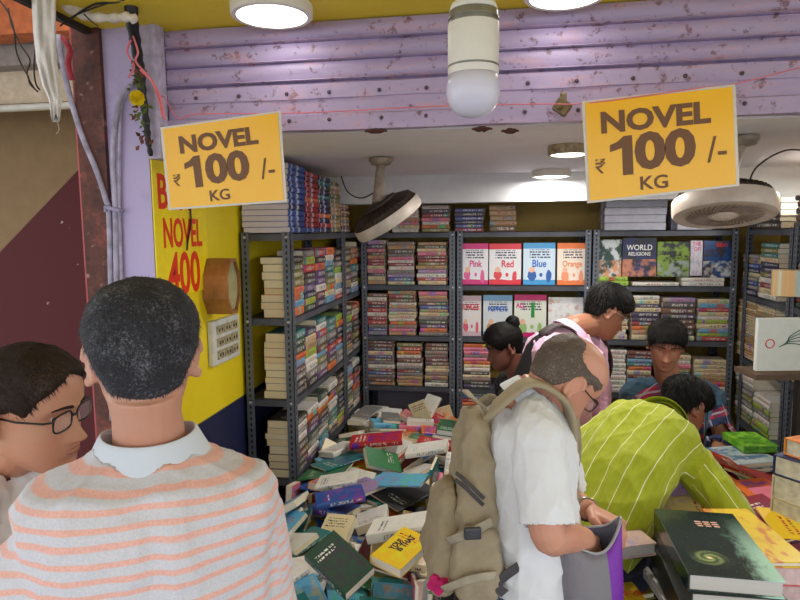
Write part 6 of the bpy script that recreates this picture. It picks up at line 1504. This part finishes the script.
# --- backpack
def backpack():
    _, pel, mid, NBp, Rs, Rh, Rsh, Lsh, _, _ = BALD
    bk = -(Z3.cross(Rh)).normalized()      # away from the back
    t = empty('backpack', NBp.lerp(pel,.9)+bk*.2, label='beige backpack with pink emblem on the back of the balding man in white', cat='backpack'); inv = t.matrix_basis.inverted()
    tn = NT('beige_canvas'); n = tn.noise(tn.coord(), 14, 4, .6); n2 = tn.noise(tn.coord(), 500, 2); tn.b.inputs['Roughness'].default_value = .85
    tn.base(tn.mix(n, srgb(140,126,102), srgb(176,162,136))); tn.bump(n2, .2, .001); bg_ = tn.m
    dk = mat('dark_webbing', srgb(70,66,70), .7, var=.1); lt = mat('light_webbing', srgb(170,160,140), .8, var=.1)
    top = NBp+bk*.135-Z3*.01; bot = NBp.lerp(pel,.90)+bk*.160-Z3*.02
    R_ = (Rh-Z3*Rh.dot(Z3)).normalized()
    def body(c0, c1, prof, off, nm, m_, vx=.007, am=.006, fq=22, sd=2):
        mb = MB(); rings = []
        for k in range(24):
            s = k/23; w_ = interp([q[0] for q in prof],[q[1] for q in prof], s); d_ = interp([q[0] for q in prof],[q[2] for q in prof], s); c = c0.lerp(c1, s)+off*interp([0,.3,.8,1],[0,.8,1,.6], s)
            rings.append([c+R_*w_*math.copysign(abs(math.cos(a))**.6, math.cos(a))+bk*d_*math.copysign(abs(math.sin(a))**.7, math.sin(a)) for a in [2*PI*j/36 for j in range(36)]])
        mb.rings(rings); me = evaluate(mb, vx, 6); P = getco(me); N = np.empty(len(P)*3); me.vertices.foreach_get('normal', N); N = N.reshape(-1,3)
        setco(me, P+N*(folds(P, am, fq, sd)+folds(P, am*.4, fq*2.5, sd+4))[:,None]); return finish(me, nm, m_, t, inv)
    body(top, bot, [(0,.04,.02),(.06,.075,.032),(.2,.10,.045),(.5,.125,.058),(.8,.138,.065),(.95,.132,.06),(1,.10,.04)], bk*.0, 'main_compartment', bg_, am=.009, fq=18)
    fc0 = top.lerp(bot,.40)+bk*.062; fc1 = bot+bk*.062-Z3*.0
    fp = body(fc0, fc1, [(0,.05,.015),(.08,.075,.028),(.3,.095,.042),(.7,.108,.052),(.93,.10,.045),(1,.07,.02)], bk*.01, 'front_pocket', bg_, am=.007, fq=24, sd=6)
    side = top.lerp(bot,.55)+R_*.115+bk*.01
    sp = body(side, bot+R_*.108+bk*.0, [(0,.015,.03),(.1,.03,.055),(.6,.038,.07),(1,.02,.04)], bk*0, 'side_pocket', bg_, am=.005, fq=30, sd=9)
    def strap(pts, w_, th, m_, nm, facing, par=t):
        P = spline(pts, 6); m = MB(); rings = []
        for i, p in enumerate(P):
            T = (P[min(i+1,len(P)-1)]-P[max(i-1,0)]).normalized(); n_ = Vector(facing(p)) if callable(facing) else Vector(facing); n_ = (n_-T*n_.dot(T)).normalized(); b_ = T.cross(n_)
            rings.append([p+b_*w_*math.copysign(abs(math.cos(a))**.5, math.cos(a))+n_*th*math.copysign(abs(math.sin(a))**.5, math.sin(a)) for a in [2*PI*j/12 for j in range(12)]])
        m.rings(rings); o = m.build(nm, m_, par, smooth=True); o.data.transform(inv); return o
    # over the near shoulder, down the chest side, back under the arm
    fw = -bk
    for sg, sh in ((1, Rsh), (-1, Lsh)):
        c = NBp.lerp(sh, .50); lift = Z3*.060
        pts = [top+R_*sg*.055+Z3*.0-bk*.03, c+bk*.095+lift*.55, c+bk*.02+lift*1.5, c+fw*.045+lift*1.15, c+fw*.085+lift*.3, c+fw*.098-Z3*.10-R_*sg*.01, c+fw*.085-Z3*.22+R_*sg*.02]
        strap(pts, .030, .008, bg_, 'shoulder_strap', lambda p, c=c: (p-(c-Z3*.06)))
        pts = [c+fw*.085-Z3*.22+R_*sg*.02, c+fw*.02-Z3*.27+R_*sg*.085, c+bk*.10-Z3*.36+R_*sg*.08, bot+R_*sg*.13-bk*.06+Z3*.04]
        strap(pts, .012, .002, dk, 'adjusting_strap', lambda p, sg=sg: R_*sg)
    # compression strap with buckle, zip pulls, handle, emblem
    a = top.lerp(bot,.52)
    strap([a+R_*.135-bk*.02, a+R_*.15+bk*.04-Z3*.02, a+R_*.12+bk*.08-Z3*.05], .011, .003, lt, 'side_strap', R_)
    m = MB(); q = Matrix((R_, bk, Z3)).transposed(); m.box(a+R_*.158+bk*.03-Z3*.015, (.012,.04,.028), q, .004); o = m.build('buckle', mat('grey_buckle', srgb(60,62,70), .4), t); o.data.transform(inv)
    a = top.lerp(bot,.78); strap([a+R_*.155-bk*.03, a+R_*.165+bk*.03, a+R_*.135+bk*.09-Z3*.04], .010, .003, lt, 'side_strap', R_)
    for s_, rr_ in ((.30,.118),(.34,.113)):
        a = top.lerp(bot, s_); strap([a+R_*(rr_-.03)+bk*.06, a+R_*(rr_+.0)+bk*.04-Z3*.01, a+R_*(rr_+.006)+bk*.0-Z3*.05], .0045, .002, dk, 'zip', R_)
    strap([top+R_*.03-bk*.02, top+R_*.02+bk*.02+Z3*.035, top-R_*.03+bk*.02+Z3*.03, top-R_*.04-bk*.01], .008,.003, lt, 'grab_handle', Z3)
    # pink emblem on the pocket's lower corner facing the street
    pe = CP(456,583,1.36); c = fc1+Z3*.055+R_*.095+bk*.03
    nrm = (R_*.8+bk*.6).normalized(); u = nrm.cross(Z3).normalized(); v = u.cross(nrm)*-1
    m = MB()
    for a0 in range(4):
        aa = a0*PI/2+.4; cc = c+u*.013*math.cos(aa)+v*.013*math.sin(aa)
        m.rings([[cc+u*.0115*math.cos(b)+v*.0115*math.sin(b)+nrm*h_ for b in [2*PI*j/12 for j in range(12)]] for h_ in (-.03,.014)])
    o = m.build('emblem', mat('pink_emblem', srgb(206,30,110), .6, var=.05), fp); o.data.transform(inv)
    strap([bot+R_*.10-bk*.09+Z3*.10, bot+R_*.14-bk*.20+Z3*.02, bot+R_*.13-bk*.24-Z3*.10, bot+R_*.14-bk*.25-Z3*.22], .012,.0025, lt, 'hanging_strap', R_)
backpack()

# --- purple and grey bag held open
def bag():
    RW, LW = BALD[8], BALD[9]
    c = CP(590,541,1.46); t = empty('shoulder_bag', CP(600,640,1.55), label='grey bag with purple lining held open by the balding man', cat='bag'); inv = t.matrix_basis.inverted()
    u = vec(.86,.42,0).normalized(); v = vec(.42,-.86,0).normalized()
    def open_shell(scale, z0, z1, nm, m_, inner=False):
        m = MB(); V = []; n = 40; K = 14
        for k in range(K):
            s = k/(K-1)
            for j in range(n):
                a = 2*PI*j/n; rx = (.080-.008*s)*scale; ry = (.040+.030*math.sin(PI*min(1,s*1.1)))*scale
                x = rx*math.copysign(abs(math.cos(a))**.8, math.cos(a)); y = ry*math.sin(a)
                top_ = .045*max(0,math.cos(a))**2+.012*math.sin(3*a)
                z = z0+(top_*(1-s))-(z0-z1)*s
                p = c+u*x+v*y+Z3*z; w_ = .006*math.sin(a*7+s*6)*s; V.append(p+(u*math.cos(a)+v*math.sin(a))*w_)
        F_ = [(k*n+j, k*n+(j+1)%n, (k+1)*n+(j+1)%n, (k+1)*n+j) for k in range(K-1) for j in range(n)]; F_.append(tuple((K-1)*n+j for j in range(n)))
        m.add(V, F_); o = m.build(nm, m_, t, smooth=True); o.data.transform(inv); s = o.modifiers.new('th', 'SOLIDIFY'); s.thickness = .004; return o
    gm = cloth_plain('grey_nylon', srgb(128,124,132), .2); pm = cloth_plain('purple_nylon', srgb(122,44,168), .2)
    def pat():
        tt = NT('grey_and_purple_nylon'); x, y, z = tt.sep(tt.coord('Object')); 
        co = tt.coord('Object'); d = tt.node('ShaderNodeVectorMath', operation='DOT_PRODUCT'); tt.link(co, d.inputs[0]); d.inputs[1].default_value = tuple(u)
        f = tt.math('GREATER_THAN', d.outputs['Value'], .018+(c-t.location).dot(u)); tt.base(tt.mix(f, srgb(124,120,128), srgb(122,44,168))); tt.b.inputs['Roughness'].default_value = .6; tt.bump(tt.noise(co, 25, 4), .5, .01); return tt.m
    open_shell(1.0, 0, -.34, 'bag_body', pat()); open_shell(.94, -.002, -.30, 'lining', cloth_plain('grey_lining', srgb(96,96,112), .2))
    m = MB(); P = [c+u*.078*math.cos(a)+v*.04*math.sin(a)+Z3*(.045*max(0,math.cos(a))**2+.012*math.sin(3*a)+.001) for a in [2*PI*j/30 for j in range(31)]]
    m.tube(P, .0035, 6); o = m.build('zip_rim', mat('zip_grey', srgb(160,160,166), .4, .3), t, smooth=True); o.data.transform(inv)
    m = MB(); P = spline([c-u*.078+Z3*.0, c-u*.10-v*.03-Z3*.06, c-u*.09-v*.05-Z3*.2, c-u*.06-v*.045-Z3*.32], 6)
    m.tube(P, .007, 8); o = m.build('bag_strap', mat('light_webbing', srgb(170,160,140), .8), t, smooth=True); o.data.transform(inv)
bag()

# --- young man in the pink shirt
def man_pink():
    sk = mk_skin('skin_pink_man', 150,100,76)
    hd = CP(606,312,2.54); fw = vec(.84,.22,-.50); up = vec(.45,.1,.85)
    NBp = CP(572,332,2.52); Rh = vec(.50,-.86,0); Rs = vec(.50,-.86,-.05).normalized()
    pel = CP(553,478,2.55); mid = NBp.lerp(pel,.45)+vec(-.045,-.02,0)
    Rsh, Lsh = CP(549,353,2.38), CP(592,352,2.66)
    arms = [dict(p=[Rsh, CP(545,428,2.30), CP(590,448,2.25)], d=(.8,.3,-.3), n=(.2,-.5,.8), side=-1),
            dict(p=[Lsh, CP(600,420,2.62), CP(628,440,2.45)], d=(.8,.0,-.3), n=(.2,.5,.8), side=1)]
    pk_ = cloth_plain('pink_shirt_fabric', srgb(222,176,204), .12)
    t, M, inv = person((pel.x,pel.y,0), 'young man in pink shirt and glasses with a black strap, head bowed over the books', hd, fw, up, [pel, mid, NBp], Rh, Rs, arms, legs_from(pel, Rh), sk, pk_, H_BLACK, S=.96,
        ease=.014, long_sleeve=True, collar=dict(mat=pk_, h=.034, s=1.05), trousers=J_DARK, glasses=mat('silver_frame', srgb(180,176,170), .3, .7), lid=.6, seed=11,
        hair_kw=dict(thick=lambda a, z: .006+.011*sm(z, .0, .07), nstr=2500, L=.022, width=.0012))
    # black backpack on his back with a strap over the shoulder
    bk = -(Z3.cross(Rh)).normalized(); q = empty('backpack', NBp+bk*.2-Z3*.4, label='black backpack worn by the young man in the pink shirt', cat='backpack'); iv = q.matrix_basis.inverted()
    R_ = Rh.normalized(); mb = MB(); rings = []; c0 = NBp+bk*.10-Z3*.0; c1 = NBp.lerp(pel,.75)+bk*.17
    for k in range(16):
        s = k/15; w_ = interp([0,.1,.5,.95,1],[.05,.11,.14,.14,.09], s); d_ = interp([0,.1,.5,.95,1],[.03,.05,.075,.08,.05], s); c = c0.lerp(c1, s)
        rings.append([c+R_*w_*math.copysign(abs(math.cos(a))**.6, math.cos(a))+bk*d_*math.copysign(abs(math.sin(a))**.7, math.sin(a)) for a in [2*PI*j/24 for j in range(24)]])
    mb.rings(rings); bm_ = mat('black_nylon', srgb(26,25,28), .7, var=.15); o = mb.build('main_compartment', bm_, q, smooth=True); o.data.transform(iv)
    for sg, sh in ((1,Rsh),(-1,Lsh)):
        c = NBp.lerp(sh, .6); P = spline([c0+R_*sg*.05, c+bk*.08+Z3*.045, c+Z3*.078, c-bk*.09+Z3*.02, c-bk*.13-Z3*.12, c-bk*.06-Z3*.26+R_*sg*.05, c1+R_*sg*.12], 6); m = MB(); rings = []
        for i, p in enumerate(P):
            T = (P[min(i+1,len(P)-1)]-P[max(i-1,0)]).normalized(); n_ = (p-(c-Z3*.07)); n_ = (n_-T*n_.dot(T)).normalized(); b_ = T.cross(n_)
            rings.append([p+b_*.026*math.cos(a)+n_*.006*math.sin(a) for a in [2*PI*j/10 for j in range(10)]])
        m.rings(rings); o = m.build('shoulder_strap', bm_ if False else mat('dark_brown_strap', srgb(54,44,44), .7), q, smooth=True); o.data.transform(iv)
man_pink()
# --- woman with a hair bun
def woman():
    sk = mk_skin('skin_woman', 116,74,60)
    hd = CP(504,347,2.95); fw = vec(-.90,-.30,-.30); up = vec(-.25,-.1,1)
    NBp = CP(519,380,3.0); Rh = vec(-.35,.93,0).normalized()
    pel = CP(522,480,3.02); mid = NBp.lerp(pel,.45)+vec(.03,.0,0)
    Rsh, Lsh = NBp+Rh*.135-Z3*.05, NBp-Rh*.135-Z3*.05
    arms = [dict(p=[Rsh, Rsh+vec(-.02,.03,-.25), Rsh+vec(-.2,.0,-.30)], d=(-1,0,0), n=(0,.2,1), side=1, thin=True),
            dict(p=[Lsh, Lsh+vec(-.0,-.03,-.25), Lsh+vec(-.2,-.02,-.30)], d=(-1,0,0), n=(0,.2,1), side=-1, thin=True)]
    bl = cloth_plain('black_top', srgb(26,25,30), .2)
    def bun(mb, M):
        ball(mb, M @ Vector((0,-.085,.115)), .034)
        for i in range(7):
            a = 2*PI*i/7; mb.tube([M @ Vector((.02*math.cos(a+k*.9)*(1.6), -.085+.03*math.sin(a+k*.9), .095+.007*k)) for k in range(6)], .008, 7)
    person((pel.x,pel.y,0), 'woman in black with her hair in a bun, looking left behind the pink shirted man', hd, fw, up, [pel, mid, NBp], Rh, Rh, arms, legs_from(pel, Rh, spread=.06), sk, bl, H_BLACK, S=.94,
        ease=.012, wide=.88, long_sleeve=True, trousers=J_DARK, lid=.55, seed=13, hem=-.35,
        hair_kw=dict(line=lambda a: interp([0,.6,1.15,1.5,1.8,2.3,PI],[.066,.045,.0,.01,-.02,-.055,-.06], abs(((a+PI) % (2*PI))-PI)), thick=lambda a, z: .008+.008*sm(z, .0, .07), nstr=1200, L=.018, stand=.05, extra=bun))
woman()
# --- boy in the plaid shirt
def boy():
    sk = mk_skin('skin_plaid_boy', 172,122,96)
    hd = CP(666,346,2.68); fw = vec(-.16,-.94,-.26); up = vec(.03,-.2,1)
    NBp = CP(669,385,2.74); Rh = vec(-1,.10,0).normalized(); Rs = vec(-1,.04,.0).normalized()
    pel = CP(670,500,2.85); mid = NBp.lerp(pel,.5)+vec(0,.05,0)
    Rsh, Lsh = CP(635,395,2.74), CP(706,395,2.74)
    arms = [dict(p=[Rsh, CP(625,448,2.70), CP(640,478,2.50)], d=(0.2,-.8,-.3), n=(0,0,1), side=-1, long=True, cuff=.5),
            dict(p=[Lsh, CP(722,437,2.70), CP(716,462,2.56)], d=vec(-.1,-.45,-.6), n=vec(.1,-.6,.8), side=1, long=True, cuff=.12, thin=True, curl=.35)]
    Rv = vec(-1,.05,0).normalized(); fwd = vec(0,-1,0)
    legs = []
    for s in (-1, 1):
        hp = pel+Rv*s*.09-Z3*.03; kn = vec(hp.x+Rv.x*s*.05, hp.y-.32, hp.z-.02); kn.z = min(kn.z, .58); an = vec(kn.x, kn.y+.02, .085); legs.append((hp, kn, an))
    pl = plaid_mat()
    t, M, inv = person((pel.x,pel.y,0), 'boy in red and blue plaid shirt facing the camera behind the table, hand on magazines', hd, fw, up, [pel, mid, NBp], Rh, Rs, arms, legs, sk, pl, H_BLACK, S=.93,
        ease=.014, sleeve_ease=.018, collar=dict(mat=mat('plaid_collar', srgb(150,60,86), .8, var=.3, nscale=50), h=.038, s=1.08), trousers=J_DARK, lid=.5, seed=17, hem=-.05,
        hair_kw=dict(line=lambda a: interp([0,.5,1.0,1.3,1.5,1.8,2.3,PI],[.052,.048,.030,.0,.015,-.01,-.045,-.05], abs(((a+PI) % (2*PI))-PI)), thick=lambda a, z: .006+.013*sm(z, .0, .07), nstr=3500, L=.026, width=.0013))
    st = empty('stool', (pel.x, pel.y+.02, 0), label='dark stool the plaid shirted boy sits on behind the table', cat='stool'); h = pel.z-.145
    MB().lathe([(.10,h-.03),(.155,h-.028),(.16,h-.01),(.15,h),(.05,h+.002)], (0,0,0), 28).build('seat', mat('stool_seat', srgb(60,50,46), .6), st, smooth=True, auto=40)
    for sx in (-1,1):
        for sy in (-1,1): MB().tube([(sx*.10,sy*.10,h-.02),(sx*.14,sy*.14,.0)], .013, 8).build('leg', mat('stool_leg', srgb(70,66,64), .5), st)
boy()
# --- man in the lime shirt bending over the table
def man_green():
    sk = mk_skin('skin_lime_man', 138,90,68)
    hd = CP(684,408,2.22); fw = vec(.72,.42,-.50); up = vec(.45,.40,.75)
    NBp = CP(664,420,2.12); pel = CP(586,536,1.86)
    Rs = (CP(694,458,2.0)-CP(612,420,2.24)).normalized(); Rh = vec(.80,-.55,-.10).normalized()
    mid = NBp.lerp(pel,.5)+vec(-.02,-.02,.035)
    Rsh, Lsh = CP(690,462,2.0), CP(614,424,2.24)
    arms = [dict(p=[Rsh, CP(724,503,1.92), CP(752,540,1.84)], d=(.7,-.1,-.5), n=(.3,-.2,.9), side=-1, long=True, cuff=.9),
            dict(p=[Lsh, CP(578,455,2.16), CP(600,490,2.22)], d=(.4,.6,-.3), n=(0,0,1), side=1, long=True, cuff=.9)]
    hp0 = pel
    t, M, inv = person((pel.x,pel.y,0), 'man in lime green shirt with white stripes bending over the display table', hd, fw, up, [pel, mid, NBp], Rh, Rs, arms, legs_from(pel, Rh, bend=.06), sk, green_mat(), H_BLACK, S=.92, wide=.84,
        ease=.014, sleeve_ease=.020, boxy=1.0, collar=dict(mat=mat('lime_collar', srgb(160,172,24), .8, var=.1), h=.038, s=1.08), trousers=J_DARK, lid=.6, seed=21, hem=-.12, fold=.007, foldf=17,
        hair_kw=dict(line=lambda a: interp([0,.6,1.15,1.5,1.8,2.3,PI],[.058,.05,.0,.02,-.01,-.05,-.056], abs(((a+PI) % (2*PI))-PI)), thick=lambda a, z: .006+.013*sm(z, .0, .07), nstr=3500, L=.024, width=.0013))
man_green()
